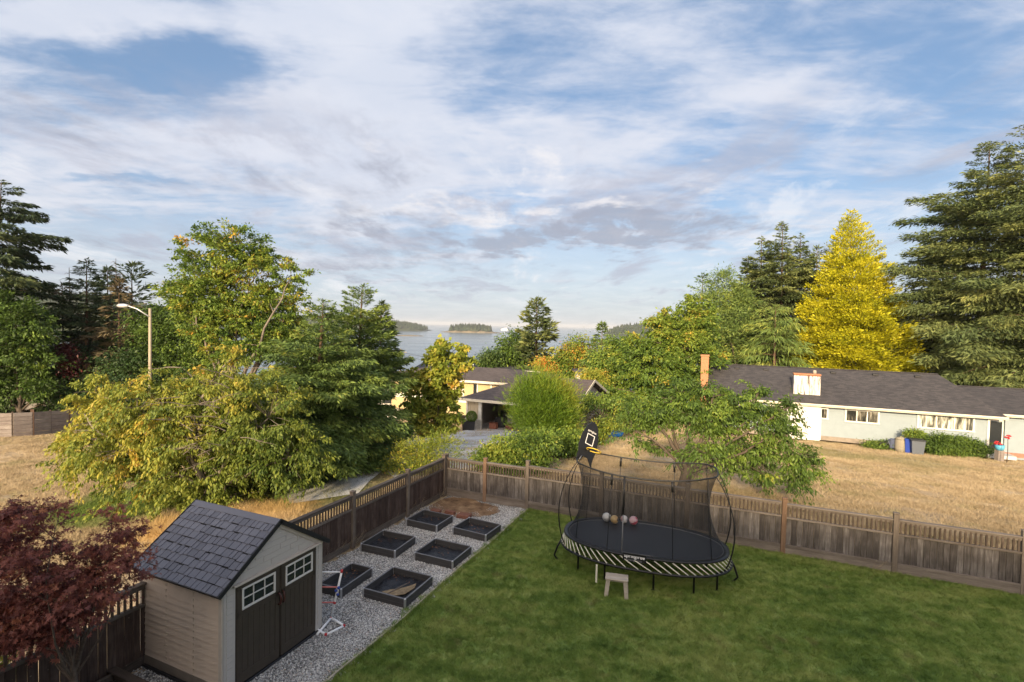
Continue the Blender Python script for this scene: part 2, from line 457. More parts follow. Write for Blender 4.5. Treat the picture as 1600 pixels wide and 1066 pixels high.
def sheet(name, poly, m, z=0.0, kind='structure', drape=False, label=None):
    bm = bmesh.new()
    vs = [bm.verts.new((p[0], p[1], z)) for p in poly]
    bm.faces.new(vs)
    if drape:
        bmesh.ops.triangulate(bm, faces=bm.faces)
        for _ in range(5): bmesh.ops.subdivide_edges(bm, edges=bm.edges, cuts=1, use_grid_fill=True)
        for v in bm.verts: v.co.z = gz(v.co.x, v.co.y)+z
    bmesh.ops.recalc_face_normals(bm, faces=bm.faces)
    me = bpy.data.meshes.new(name); bm.to_mesh(me); bm.free()
    if me.polygons[0].normal.z < 0: me.flip_normals()
    me.materials.append(m); o = add(name, me); return props(o, label, kind=kind)

# --- lawn -----------------------------------------------------------
def lawn_colour(T, pos):
    n1 = T.noise(T.scalev(pos, (1, 2.6, 1), rot=(0, 0, R(62))), .75, 5, .6, .4)
    n2 = T.noise(T.scalev(pos, (1, 1.6, 1), rot=(0, 0, R(-35))), 2.3, 5, .65)
    n3 = T.noise(pos, 7, 4, .7)
    n0 = T.noise(pos, .35, 3, .5)
    f = T.m('ADD', T.m('ADD', T.m('MULTIPLY', n1, .38), T.m('MULTIPLY', n2, .30)), T.m('ADD', T.m('MULTIPLY', n3, .22), T.m('MULTIPLY', n0, .22)))
    c = T.ramp(f, [(.38, (.058, .112, .018)), (.46, (.118, .205, .032)), (.54, (.210, .305, .056)), (.64, (.38, .43, .12))])
    by = T.smooth(T.noise(pos, 1.3, 5, .65), .58, .70)
    return T.mix(T.m('MULTIPLY', by, .6), c, (.25, .21, .08))
m, T = mat('lawn_soil')
pos = T.node('ShaderNodeNewGeometry').outputs['Position']
T.put(T.b.inputs['Base Color'], T.mix(.35, lawn_colour(T, pos), (.05, .055, .02))); T.b.inputs['Roughness'].default_value = 1
M['lawn'] = m
m, T = mat('grass_blades')
pos = T.node('ShaderNodeNewGeometry').outputs['Position']
c = lawn_colour(T, pos)
tint = T.node('ShaderNodeAttribute', attribute_name='tint').outputs['Fac']
c = T.mix(T.m('MULTIPLY', T.smooth(tint, .45, 1.0), .5), c, (.33, .40, .11))
c = T.mix(T.m('MULTIPLY', T.smooth(tint, .42, .05), .65), c, (.035, .075, .012))
T.put(T.b.inputs['Base Color'], c); T.b.inputs['Roughness'].default_value = .5; T.b.inputs['Specular IOR Level'].default_value = .3
tr = T.node('ShaderNodeBsdfTranslucent'); T.put(tr.inputs[0], c)
mx = T.node('ShaderNodeMixShader'); mx.inputs[0].default_value = .3
T.l.new(T.b.outputs[0], mx.inputs[1]); T.l.new(tr.outputs[0], mx.inputs[2]); T.l.new(mx.outputs[0], T.out.inputs[0])
M['blades'] = m
m, T = mat('dry_straw')
pos = T.node('ShaderNodeNewGeometry').outputs['Position']
tint = T.node('ShaderNodeAttribute', attribute_name='tint').outputs['Fac']
n = T.noise(pos, .8, 5, .65)
x_, y_, z_ = T.xyz(pos); nn4 = T.noise(pos, .45, 5, .6); nn2 = T.noise(T.scalev(pos, (1, 2.2, 1), rot=(0, 0, .4)), .9, 6, .65)
c = T.ramp(T.m('ADD', T.m('MULTIPLY', n, .7), T.m('MULTIPLY', tint, .35)), [(.3, (.22, .17, .095)), (.5, (.41, .315, .19)), (.7, (.56, .445, .285)), (.9, (.66, .54, .37))])
gp = T.smooth(T.m('ADD', T.m('MULTIPLY', nn4, .6), T.m('MULTIPLY', T.noise(pos, 1.7, 5, .7), .4)), .50, .62)
c = T.mix(T.m('MULTIPLY', gp, .5), c, (.24, .23, .10))
c = green_patches(T, x_, y_, nn2, c)
T.put(T.b.inputs['Base Color'], c); T.b.inputs['Roughness'].default_value = .8; T.b.inputs['Specular IOR Level'].default_value = .2
M['straw'] = m

LAWN_B0 = -6.0
lp = [AB(-1.0, LAWN_B0)]
for i in range(0, 20): lp.append(AB(-1+ i*.86, LAWN_B0 + .03*sin(i*1.3)))
lp += [AB(15.40, LAWN_B0), AB(15.40, 15), AB(-1.0, 15)]
sheet('lawn', lp[1:], M['lawn'], .012)
# --- gravel bed ---------------------------------------------------------
m, T = mat('gravel_bed')
pos = T.node('ShaderNodeNewGeometry').outputs['Position']
vc = T.vor(pos, 38, 'Color'); v1 = T.xyz(vc)[0]
c = T.ramp(v1, [(0, (.14, .135, .13)), (.35, (.30, .295, .28)), (.7, (.45, .44, .42)), (1, (.62, .61, .58))])
c = T.mix(T.smooth(T.vor(pos, 38, 'Distance'), .35, .75), c, (.055, .05, .045))
T.put(T.b.inputs['Base Color'], c); T.b.inputs['Roughness'].default_value = .85
bump(T, T.vor(pos, 38, 'Distance'), -.8, .02)
M['gravel'] = m
sheet('gravel_ground', [AB(-1, -9.02), AB(15.4, -9.02), AB(15.4, LAWN_B0-.03), AB(-1, LAWN_B0-.03)], M['gravel'], .006)
m, T = mat('bare_soil')
pos = T.node('ShaderNodeNewGeometry').outputs['Position']
n = T.noise(pos, 3, 6, .7)
c = T.ramp(n, [(.35, (.10, .055, .028)), (.55, (.24, .145, .075)), (.7, (.36, .25, .14))])
T.put(T.b.inputs['Base Color'], c); T.b.inputs['Roughness'].default_value = 1; bump(T, T.noise(pos, 25, 6, .7), .8, .03)
M['soil'] = m
def soil_patch():
    c0 = AB(14.55, -8.0); vs = []
    rr = random.Random(5)
    for k in range(40):
        t = 2*pi*k/40; ra = .85*(1+.12*sin(3*t+1)+.08*rr.uniform(-1, 1)); rb = 1.15*(1+.1*sin(2*t)+.08*rr.uniform(-1, 1))
        a_ = min(14.55+ra*sin(t), 15.38); b_ = max(-8.0+rb*cos(t), -9.0)
        vs.append(AB(a_, b_))
    sheet('soil_patch', vs, M['soil'], .026)
soil_patch()
M['edging'] = plain('edging_strip', (.42, .37, .30), .9, var=.25, scale=9, bmp=.3)
mb = MB()
for i in range(19):
    a0, a1 = -1+i*.86, -1+(i+1)*.86
    mb.bar(AB(a0, LAWN_B0-.02+.03*sin(i*1.3), .022), AB(min(a1, 15.4), LAWN_B0-.02+.03*sin((i+1)*1.3), .022), .035, .05)
props(mb.build('lawn_edging', M['edging']), kind='structure')

# --- concrete driveway of the house below -----------------------------------
m, T = mat('driveway_concrete')
pos = T.node('ShaderNodeNewGeometry').outputs['Position']
n = T.noise(pos, .5, 6, .65); n2 = T.noise(pos, 12, 4, .6)
c = T.ramp(T.m('ADD', T.m('MULTIPLY', n, .7), T.m('MULTIPLY', n2, .3)), [(.35, (.46, .46, .46)), (.6, (.58, .58, .58)), (.75, (.66, .65, .64))])
T.put(T.b.inputs['Base Color'], c); T.b.inputs['Roughness'].default_value = .85; bump(T, n2, .25, .01)
M['concrete'] = m
dw = [(742, 669), (870, 680), (850, 700), (770, 722), (735, 745), (640, 770), (600, 735), (560, 772), (452, 790), (440, 745), (560, 700), (690, 684)]
sheet('driveway', [gnd(px, py) for px, py in dw], M['concrete'], .035, drape=True)
mb = MB()
for (p, q) in [((690, 692), (850, 705)), ((600, 724), (752, 744))]:
    P, Q = gnd(*p), gnd(*q)
    for i in range(12):
        u, w = P.lerp(Q, i/12), P.lerp(Q, (i+1)/12)
        u.z, w.z = gz(u.x, u.y)+.036, gz(w.x, w.y)+.036
        mb.bar(u, w, .05, .012)
props(mb.build('driveway_joints', plain('joint_dark', (.10, .10, .10), .9)), kind='structure')

# --- water, islands, headlands ----------------------------------------------
SEA = -38.0
m, T = mat('sea_water')
pos = T.node('ShaderNodeNewGeometry').outputs['Position']
w1 = T.noise(T.scalev(pos, (.05, .22, 1)), 1.0, 6, .6); w2 = T.noise(T.scalev(pos, (.0006, .006, 1)), 1.0, 5, .6)
T.put(T.b.inputs['Base Color'], T.ramp(w2, [(.4, (.06, .095, .125)), (.6, (.10, .135, .165))]))
T.put(T.b.inputs['Roughness'], T.ramp(w2, [(.35, .10), (.65, .24)]))
T.b.inputs['IOR'].default_value = 1.33; T.b.inputs['Specular IOR Level'].default_value = .6
bump(T, w1, .35, .6)
M['water'] = m
def build_water():
    xs = [-26000, -6000, -2000, -700, 0, 700, 2000, 6000, 26000]; ys = [330, 600, 1200, 2500, 5000, 10000, 26000]
    X, Y = np.meshgrid(xs, ys); V = np.stack([X, Y, np.full_like(X, SEA, dtype=float)], -1).reshape(-1, 3)
    i = np.arange(len(xs)*len(ys)).reshape(len(ys), len(xs))
    F = np.stack([i[:-1, :-1], i[:-1, 1:], i[1:, 1:], i[1:, :-1]], -1).reshape(-1, 4)
    props(add('water', np_mesh('water', V, F, M['water'])), kind='structure')
build_water()

def noise_mat(name, stops, scale, rough=.95):
    m, T = mat(name); pos = T.node('ShaderNodeNewGeometry').outputs['Position']
    T.put(T.b.inputs['Base Color'], T.ramp(T.noise(pos, scale, 5, .6), stops)); T.b.inputs['Roughness'].default_value = rough
    T.b.inputs['Specular IOR Level'].default_value = .15
    return m
M['far_rock'] = noise_mat('shore_rock', [(.35, (.10, .085, .06)), (.55, (.20, .165, .11)), (.7, (.28, .24, .16))], .05)
M['far_land'] = noise_mat('wooded_land', [(.35, (.020, .032, .016)), (.6, (.045, .058, .028))], .03)
M['far_forest'] = noise_mat('far_forest_green', [(.35, (.022, .038, .020)), (.55, (.040, .058, .030)), (.7, (.065, .075, .038))], .02)

def landmass(name, prof, Y, depth, tree_h, ntree, seed, shore=6.0, kind='structure'):
    """prof: list of (photo x, metres above sea) for the land crest; a ridge with rocky shore and a mass of firs on it"""
    rng = np.random.RandomState(seed)
    px = np.array([p[0] for p in prof], float); h = np.array([p[1] for p in prof], float)
    n = 90; P = np.linspace(px[0], px[-1], n); H = np.interp(P, px, h)
    Xc = (P-800)/FPX*Y
    m_ = 15; t = np.linspace(-1, 1, m_)
    V = []; 
    for j in range(m_):
        s = np.sqrt(max(0, 1-t[j]**2))
        wob = 1+.18*np.sin(P*.11+seed+j)*(1-abs(t[j]))
        V.append(np.stack([Xc, np.full(n, Y+t[j]*depth/2)+H*.0, SEA-2+ (H+2)*s**.8*wob], -1))
    V = np.array(V).reshape(-1, 3)
    i = np.arange(m_*n).reshape(m_, n)
    F = np.stack([i[:-1, :-1], i[:-1, 1:], i[1:, 1:], i[1:, :-1]], -1).reshape(-1, 4)
    props(add(name, np_mesh(name, V, F, M['far_rock'] if name in ('island', 'reef') else M['far_land'], smooth=True)), kind='structure')
    if not ntree: return
    u = rng.rand(ntree); tt = rng.uniform(-.95, .75, ntree)
    Hx = np.interp(px[0]+(px[-1]-px[0])*u, px, h); keep = Hx > shore
    u, tt, Hx = u[keep], tt[keep], Hx[keep]; k = len(u)
    X = ((px[0]+(px[-1]-px[0])*u)-800)/FPX*Y; Z0 = SEA-2+(Hx+2)*np.sqrt(1-tt**2)**.8*.92
    ok = Z0 > SEA+shore*.7
    X, Z0, tt = X[ok], Z0[ok], tt[ok]; k = len(X)
    th = tree_h*rng.uniform(.55, 1.25, k); tr = th*rng.uniform(.20, .34, k)
    ring = []
    for q in range(5):
        an = 2*pi*q/5+rng.rand(k); ring.append(np.stack([X+tr*np.cos(an), Y+tt*depth/2+tr*np.sin(an), Z0+th*.1], -1))
    ring.append(np.stack([X+rng.normal(0, .3, k), Y+tt*depth/2, Z0+th], -1))
    V = np.concatenate(ring); idx = np.arange(k)
    F = np.concatenate([np.stack([idx+q*k, idx+((q+1) % 5)*k, idx+5*k], -1) for q in range(5)])
    props(add(name+'_forest', np_mesh(name+'_forest', V, F, M['far_forest'])), kind='stuff',
          label='mass of dark firs covering the '+name)
landmass('island', [(690, 1), (700, 5), (706, 11), (715, 17), (730, 19), (750, 17), (762, 12), (772, 5), (784, 1)], 2750, 150, 30, 520, 1, shore=8)
landmass('left_headland', [(250, 95), (400, 85), (480, 62), (540, 58), (590, 52), (620, 40), (650, 22), (664, 6), (669, 1)], 3100, 420, 24, 2600, 2)
landmass('right_headland', [(950, 2), (955, 18), (965, 38), (985, 52), (1050, 56), (1150, 60), (1350, 64)], 2500, 380, 20, 1700, 3)
landmass('reef', [(606, .5), (618, 2.5), (640, 3), (655, 1.6), (662, .3)], 1750, 40, 0, 0, 4)
landmass('left_hills', [(-420, 96), (-100, 100), (60, 110), (110, 96), (170, 84), (260, 60)], 1300, 260, 16, 2600, 5)

# --- the white ferry -----------------------------------------------------------
M['white'] = plain('white_paint', (.78, .77, .74), .45, var=.05, scale=3)
M['white_old'] = plain('old_white_paint', (.70, .68, .62), .6, var=.10, scale=2.5)
M['dark_glass'] = plain('dark_glass', (.02, .025, .03), .12, var=.2, spec=.7)
def ferry():
    c = at(788.5, 512, 4200); t = empty('ferry', (c.x, c.y, SEA), 'white ferry crossing the open water behind the small island', 'ferry', rz=.1)
    L = 62
    mb = MB(); hull = [(-L/2, -8), (L*.36, -8), (L/2, 0), (L*.36, 8), (-L/2, 8)]
    mb.prism(hull, 9, Matrix.Translation((0, 0, -1))); mb.build('hull', M['white'], t)
    mb = MB(); mb.box((-3, 0, 11.5), (L*.78, 14, 7)).box((2, 0, 17), (L*.5, 12, 4)); mb.build('superstructure', M['white'], t)
    MB().box((14, 0, 21), (8, 11, 4)).build('bridge', M['white'], t)
    MB().box((-14, 0, 22), (5, 4, 6)).build('funnel', plain('funnel_blue', (.08, .12, .3), .5), t)
    mb = MB()
    for i in range(9): mb.box((-24+i*5, -7.1, 12), (3.4, .3, 1.6))
    mb.build('window_band', M['dark_glass'], t)
ferry()

# --- the viewer's own house, behind the camera: it shades the garden -----------------------
M['own_siding'] = plain('own_house_siding', (.50, .48, .44), .8, var=.08)
M['own_roof'] = plain('own_house_roof', (.05, .05, .055), .9, var=.2)
def own_house():
    o = empty('house_with_deck', AB(-1.2, 4.4), 'grey two storey house behind the viewer shading the garden', 'house', rz=RZB)
    MB().box((0, -5.0, 3.1), (27, 10, 6.2)).build('wall', M['own_siding'], o)
    mb = MB(); mb.addvf([(-13.8, .4, 6.1), (16, .4, 6.1), (16, -10.5, 6.1), (-13.8, -10.5, 6.1), (-12.5, -5, 8.0), (14, -5, 8.0)],
                        [(0, 1, 5, 4), (1, 2, 5), (2, 3, 4, 5), (3, 0, 4), (0, 3, 2, 1)]); mb.build('roof', M['own_roof'], o)
own_house()

# ================================================================== FENCES
def unit_board(name, w, h, t, material, notch=False):
    mb = MB(); mb.box((0, 0, h/2), (w, t, h), bev=.006); return mb.mesh(name, material)
def garden_fence(label, origin, rz, posts, panels, dark, seed, phi_post=None):
    """origin: z=0 end ; posts: list of (x along, height, warm) ; every board, picket and rail its own piece"""
    rr = random.Random(seed)
    t = empty('fence', origin, label, 'fence', 'garden fence', rz)
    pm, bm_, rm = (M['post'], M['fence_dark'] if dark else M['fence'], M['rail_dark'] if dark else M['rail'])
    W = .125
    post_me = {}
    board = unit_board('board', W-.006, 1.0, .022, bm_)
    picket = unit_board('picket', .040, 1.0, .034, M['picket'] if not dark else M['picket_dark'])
    for x, h, warm in posts:
        mb = MB(); mb.box((0, 0, h/2-.02), (.118, .118, h-.04), bev=.008)
        mb.box((0, 0, h-.02), (.14, .14, .034), bev=.012)
        add('post', mb.mesh('post', M['post_warm'] if warm else pm), t, (x, 0, 0), (rr.uniform(-.012, .012), rr.uniform(-.012, .012), rr.uniform(-.05, .05)))
    for i in range(len(posts)-1):
        x0, x1 = posts[i][0]+.06, posts[i+1][0]-.06; L = x1-x0
        zt = panels[i]                                   # top of this panel
        xm = (x0+x1)/2; sl = rr.uniform(-.004, .004)
        add('top_rail', MB().box((0, 0, 0), (L, .12, .036), bev=.006).mesh('top_rail', rm), t, (xm, 0, zt-.018), (0, sl, 0))
        add('rail', MB().box((0, 0, 0), (L, .04, .07), bev=.005).mesh('rail', rm), t, (xm, .012, zt-.075), (0, sl, 0))
        add('rail', MB().box((0, 0, 0), (L, .085, .05), bev=.005).mesh('rail', rm), t, (xm, 0, zt-.385), (0, sl, 0))
        add('rail', MB().box((0, 0, 0), (L, .05, .085), bev=.005).mesh('rail', rm), t, (xm, -.028, .235), (0, sl, 0))
        add('kick_board', MB().box((0, 0, 0), (L, .04, .185), bev=.005).mesh('kick_board', rm), t, (xm, -.024, .098), (0, sl, 0))
        n = int(L/W); w = L/n
        for k in range(n):
            z0, z1 = .20, zt-.41
            add('board', board, t, (x0+(k+.5)*w, .006+rr.uniform(-.004, .004), z0), (rr.uniform(-.004, .004), rr.uniform(-.003, .003), rr.uniform(-.015, .015)), (w/W, 1, z1-z0))
        n = int(L/.094); w = L/n
        for k in range(n):
            add('picket', picket, t, (x0+(k+.5)*w, 0, zt-.362), (0, rr.uniform(-.01, .01), rr.uniform(-.06, .06)), (1, 1, .29))
    return t
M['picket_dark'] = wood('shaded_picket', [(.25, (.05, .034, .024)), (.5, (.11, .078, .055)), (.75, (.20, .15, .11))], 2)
B0 = -9.15
pr = [(0, 1.46, False), (1.52, 1.50, True), (3.06, 1.60, False), (5.53, 1.56, False), (8.02, 1.56, False), (10.48, 1.53, True), (12.95, 1.54, False), (15.40, 1.54, False), (17.85, 1.54, False), (20.3, 1.54, False), (22.7, 1.54, False)]
garden_fence('weathered fence with picket top running behind the trampoline along the dry field', AB(15.44, B0), RZB, pr,
             [1.33, 1.36, 1.44, 1.42, 1.41, 1.38, 1.38, 1.38, 1.38, 1.38], False, 11)
pl = [(0.16, 1.47, False), (2.35, 1.50, False), (4.80, 1.54, False), (7.24, 1.56, False), (9.64, 1.58, False), (12.04, 1.6, False), (14.44, 1.6, False)]
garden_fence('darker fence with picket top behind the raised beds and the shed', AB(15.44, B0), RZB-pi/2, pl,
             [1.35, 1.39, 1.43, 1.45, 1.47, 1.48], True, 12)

# far left: horizontal plank fence on the dry field
def plank_fence():
    rr = random.Random(4)
    P = [gnd(-95, 690), gnd(-42, 686), gnd(20, 683.5), gnd(51, 681.5), gnd(79, 678.5), gnd(107, 676), gnd(135, 673), gnd(165, 671), gnd(196, 668)]
    o = empty('plank_fence', P[0], 'grey fence of wide horizontal planks at the far left of the dry field', 'fence')
    inv = P[0]
    for i, p in enumerate(P):
        h = 1.95 if i in (3, 0) else 1.82
        MB().box((0, 0, h/2), (.20 if i in (3, 5, 0) else .13, .12, h), bev=.01).build('post', M['bark_red'] if i in (3, 5) else M['timber'], o, p-inv, (0, 0, rr.uniform(.5, .7)))
    for i in range(len(P)-1):
        d = P[i+1]-P[i]; L = d.length; rz = atan2(d.y, d.x)
        for k in range(6):
            q = (P[i]+P[i+1])/2-inv; q.z += .18+k*.285
            add('plank', MB().box((0, 0, 0), (L-.04, .03, .27), bev=.006).mesh('plank', M['plank_grey']), o,
                q+Vector((sin(rz), -cos(rz), 0))*(.075+.006*(k % 2)), (rr.uniform(-.03, .03), -atan2(d.z, L)+rr.uniform(-.006, .006), rz))
plank_fence()

# ================================================================== SHED
M['shed_wall'] = plain('shed_resin_warm_lit', (.56, .46, .37), .62, var=.05, scale=3)  # warmer than the front wall: warm light on the sides put into the colour
M['shed_front'] = plain('shed_resin_greige', (.50, .46, .42), .62, var=.05, scale=3)
M['shed_trim'] = plain('shed_trim', (.46, .41, .35), .6, var=.04)
M['shed_door'] = plain('shed_door_brown', (.058, .045, .033), .55, var=.12, scale=8)
M['shed_base'] = plain('shed_base_band', (.20, .17, .14), .7, var=.1)
M['black'] = plain('black_resin', (.018, .018, .02), .5, var=.1)
M['handle'] = plain('handle_brown', (.07, .025, .018), .35, var=.1)
M['muntin'] = plain('window_surround', (.66, .63, .58), .5, var=.05)
m, T = mat('shed_shingle')
p = T.node('ShaderNodeTexCoord').outputs['Object']; rnd = T.node('ShaderNodeObjectInfo').outputs['Random']
n = T.noise(T.scalev(p, (6, 60, 6)), 1.5, 5, .6)
T.put(T.b.inputs['Base Color'], T.ramp(T.m('ADD', T.m('MULTIPLY', n, .5), T.m('MULTIPLY', rnd, .5)), [(.2, (.098, .101, .124)), (.8, (.150, .154, .184))]))
T.b.inputs['Roughness'].default_value = .62; bump(T, n, .4, .004)
M['shingle'] = m
def shed():
    D, WW, HE, HR = 2.07, 2.13, 1.80, 2.53     # depth (b), width (a), eave and ridge heights
    # local frame: origin at the front (door side) nearest-viewer corner, x = a direction, y = -b direction (into the shed)
    org = AB(7.54-WW, -7.2)
    t = empty('garden_shed', org, 'beige resin garden shed with grey shingle roof and brown double doors on the gravel', 'shed', rz=R(90-23.6))
    # check axes: local x -> a direction, local y -> -b direction
    MB().box((WW/2, D/2, .03), (WW+.06, D+.06, .06), bev=.01).build('base', M['black'], t)
    # side walls with moulded lap siding
    def lap_wall(name, x, outx):
        mb = MB(); n = 15; h = (HE-.22)/n
        for k in range(n):
            z = .22+k*h
            mb.addvf([(x, .09, z), (x, D-.09, z), (x, D-.09, z+h-.004), (x, .09, z+h-.004),
                      (x+outx*.019, .09, z), (x+outx*.019, D-.09, z), (x+outx*.006, D-.09, z+h-.006), (x+outx*.006, .09, z+h-.006)],
                     [(0, 3, 2, 1), (4, 5, 6, 7), (0, 1, 5, 4), (1, 2, 6, 5), (2, 3, 7, 6), (3, 0, 4, 7)])
        return mb.build(name, M['shed_wall'], t)
    for x, ox in ((0.03, -1), (WW-.03, 1)):
        w = lap_wall('side_wall', x, ox)
        MB().box((x+ox*.004, D/2, .14), (.03, D-.14, .16), bev=.004).build('base_band', M['shed_base'], w)
        for y in (.045, D-.045):
            MB().box((x+ox*.004, y, HE/2+.03), (.05, .09, HE-.06), bev=.012).build('corner_trim', M['shed_trim'], w)
        for y in (.70, 1.38):
            MB().box((x+ox*.010, y, HE/2+.1), (.010, .012, HE-.26)).build('panel_joint', M['shed_wall'], w)
    # back and front walls
    def gable(y0, y1): return [(0.02, y0), (WW-.02, y0)]
    mb = MB()
    pent = [(0.03, .06), (WW-.03, .06), (WW-.03, HE-.02), (WW/2, HR-.05), (0.03, HE-.02)]
    mb.prism(pent, .05, Matrix.Translation((0, D, 0)) @ Matrix.Rotation(pi/2, 4, 'X')); mb.build('back_wall', M['shed_wall'], t)
    DX0, DX1, DT = .235, 1.955, 1.735          # door opening
    mb = MB()
    M_ = Matrix.Translation((0, .05, 0)) @ Matrix.Rotation(pi/2, 4, 'X')
    mb.prism([(0.03, .06), (DX0, .06), (DX0, HE-.02), (.03, HE-.02)], .05, M_)
    mb.prism([(DX1, .06), (WW-.03, .06), (WW-.03, HE-.02), (DX1, HE-.02)], .05, M_)
    mb.prism([(DX0, DT), (DX1, DT), (DX1, HE-.02), (DX0, HE-.02)], .05, M_)
    mb.prism([(.03, HE-.02), (WW-.03, HE-.02), (WW/2, HR-.05)], .05, M_)
    fw = mb.build('front_wall', M['shed_front'], t)
    # planks moulded on the gable and jambs
    rr = random.Random(2); hh = .098; slope = (HR-HE)/(WW/2)
    mesh_cache = {}
    for k in range(7):
        z = HE-.03+.035+k*hh; half = (HR-.12-z-hh*.9)/slope
        if half < .08: break
        x = WW/2-half
        while x < WW/2+half-.04:
            L = min(rr.uniform(.28, .62), WW/2+half-x)
            MB().box((0, 0, 0), (L-.008, .014, hh-.008), bev=.003).build('gable_plank', M['shed_front'], fw, (x+L/2, -.004, z+hh/2)); x += L
    for xa, xb in ((.075, DX0-.045), (DX1+.045, WW-.075)):
        z = .16; k = 0
        while z < HE-.12:
            h = .098
            MB().box((0, 0, 0), (xb-xa-(.01 if k % 2 else 0), .012, h-.008), bev=.003).build('jamb_plank', M['shed_front'], fw, ((xa+xb)/2, -.003, z+h/2)); z += h; k += 1
    # header shelf above the doors, rake trim
    MB().box(((DX0+DX1)/2, -.03, DT+.018), (DX1-DX0+.12, .075, .034), bev=.008).build('door_header', M['shed_trim'], fw)
    for s in (-1, 1):
        p0 = Vector((WW/2, -.012, HR-.09)); p1 = Vector((WW/2+s*(WW/2-.04), -.012, HE-.07))
        MB().bar(p0, p1, .03, .075, up=(0, 0, 1)).build('rake_trim', M['shed_trim'], fw)
    # doors, slightly bowed apart
    xm = (DX0+DX1)/2
    for s in (-1, 1):
        hx = DX0+.008 if s < 0 else DX1-.008; w = (DX1-DX0)/2-.016
        d = add('door', MB().box((-s*w/2, 0, .87), (w, .035, 1.62), bev=.008).mesh('door', M['shed_door']), t, (hx, .012, .055), (0, 0, s*.022))
        # raised frame and tongue boards below the window
        def p(name, c, dim, mm=M['shed_door'], bev=.004, par=d):
            return MB().box(c, dim, bev=bev).build(name, mm, par)
        cx = -s*w/2
        p('door_frame', (cx, -.022, .12), (w-.02, .014, .17)); p('door_frame', (cx, -.022, 1.185), (w-.02, .014, .09)); p('door_frame', (cx, -.022, 1.635), (w-.02, .014, .075))
        p('door_frame', (cx-w/2+.055, -.022, .88), (.09, .014, 1.40)); p('door_frame', (cx+w/2-.055, -.022, .88), (.09, .014, 1.40))
        for k in range(6):
            p('door_board', (cx-w/2+.105+(k+.5)*(w-.21)/6, -.019, .672), ((w-.21)/6-.010, .010, .925))
        wz, ww, wh = 1.42, w-.20, .36
        f = p('window_frame', (cx, -.026, wz+wh/2-.016), (ww, .024, .034), M['muntin'])
        p('frame_bar', (cx, -.026, wz-wh/2+.016), (ww, .024, .034), M['muntin'])
        for q in (-1, 1): p('frame_bar', (cx+q*(ww/2-.016), -.026, wz), (.034, .024, wh-.066), M['muntin'])
        p('frame_bar', (cx, -.024, wz), (ww-.06, .016, .018), M['muntin'])
        for q in (-1, 1): p('frame_bar', (cx+q*ww/6, -.025, wz), (.018, .016, wh-.066), M['muntin'])
        for qi in range(3):
            for qj in range(2):
                p('pane', (cx+(qi-1)*ww/3*.93, -.017, wz+(qj-.5)*(wh/2-.02)), (ww/3-.035, .006, wh/2-.05), M['dark_glass'], .001)
        hxx = -s*(w-.04)
        mb = MB(); mb.tube([(hxx, -.03, .99), (hxx-s*.012, -.075, 1.01), (hxx-s*.02, -.085, 1.09), (hxx-s*.008, -.07, 1.17), (hxx, -.03, 1.19)], [.018, .016, .02, .016, .018], 8)
        mb.build('handle', M['handle'], d)
    # roof: two slabs, each shingle a piece
    sl = atan2(HR-HE, WW/2); OH, OB = .10, .07
    for s in (-1, 1):
        run = (WW/2+OH)/cos(sl)
        # frame: u down the slope, v along the ridge
        ridge = Vector((WW/2, D/2, HR))
        ux = Vector((s*cos(sl), 0, -sin(sl))); vy = Vector((0, s, 0)); nz = ux.cross(vy)
        Mx = Matrix((ux, vy, nz)).transposed().to_4x4(); Mx.translation = ridge
        LR = D+2*OB
        slab = MB().box((run/2, 0, -.03), (run, LR, .045), Mx).build('roof_slope', M['black'], t)
        rr = random.Random(20+s); n = 9; ch = (run-.10)/n
        me_list = [MB().box((0, 0, 0), (ch-.004, wd-.013, .016), bev=.003).mesh('shingle', M['shingle']) for wd in (.10, .125, .15, .175)]
        for k in range(n):
            v = -LR/2+.008
            while v < LR/2-.03:
                q = rr.randrange(4); wd = (.10, .125, .15, .175)[q]; sc = 1.0
                if v+wd > LR/2-.008: sc = (LR/2-.008-v)/wd
                u = .10+(k+.5)*ch + rr.choice((0, 0, 0, .006, .018))
                o_ = add('shingle', me_list[q], slab)
                o_.matrix_basis = Mx @ Matrix.Translation((min(u, run-ch/2+.006), v+wd*sc/2, .006+rr.uniform(0, .004))) @ Matrix.Rotation(-.085, 4, 'Y') @ Matrix.Diagonal((1, sc, 1, 1))
                v += wd*sc
        MB().box((.055, 0, .010), (.115, LR-.01, .018), Mx, bev=.004).build('ridge_cap', M['shingle'], t)
        # dark edge trim round the slope
        mb = MB(); mb.box((run/2, -s*0-LR/2, -.012), (run+.02, .02, .075), Mx); mb.box((run/2, LR/2, -.012), (run+.02, .02, .075), Mx); mb.box((run, 0, -.016), (.02, LR, .07), Mx)
        mb.build('edge_trim', M['black'], t)
shed()

# a low timber planter box on the gravel next to the shed, at the foot of the maple
def planter():
    t = empty('timber_planter', AB(4.0, -8.3), 'low weathered timber planting box beside the shed under the red maple', 'planter', rz=RZB)
    for (c, d) in (((0, .9, .14), (1.5, .06, .26)), ((0, -1.6, .14), (1.5, .06, .26)), ((-.72, -.35, .14), (.06, 2.44, .26)), ((.72, -.35, .14), (.06, 2.44, .26))):
        MB().box(c, d, bev=.01).build('side_board', M['timber'], t)
    for (c, d) in (((0, .9, .285), (1.62, .14, .03)), ((.72, -.35, .285), (.14, 2.36, .03))):
        MB().box(c, d, bev=.008).build('cap_board', M['timber'], t)
    MB().box((0, -.35, .10), (1.36, 2.4, .16)).build('soil', plain('dark_soil', (.045, .03, .022), 1, var=.4, scale=10, bmp=.8), t)
planter()

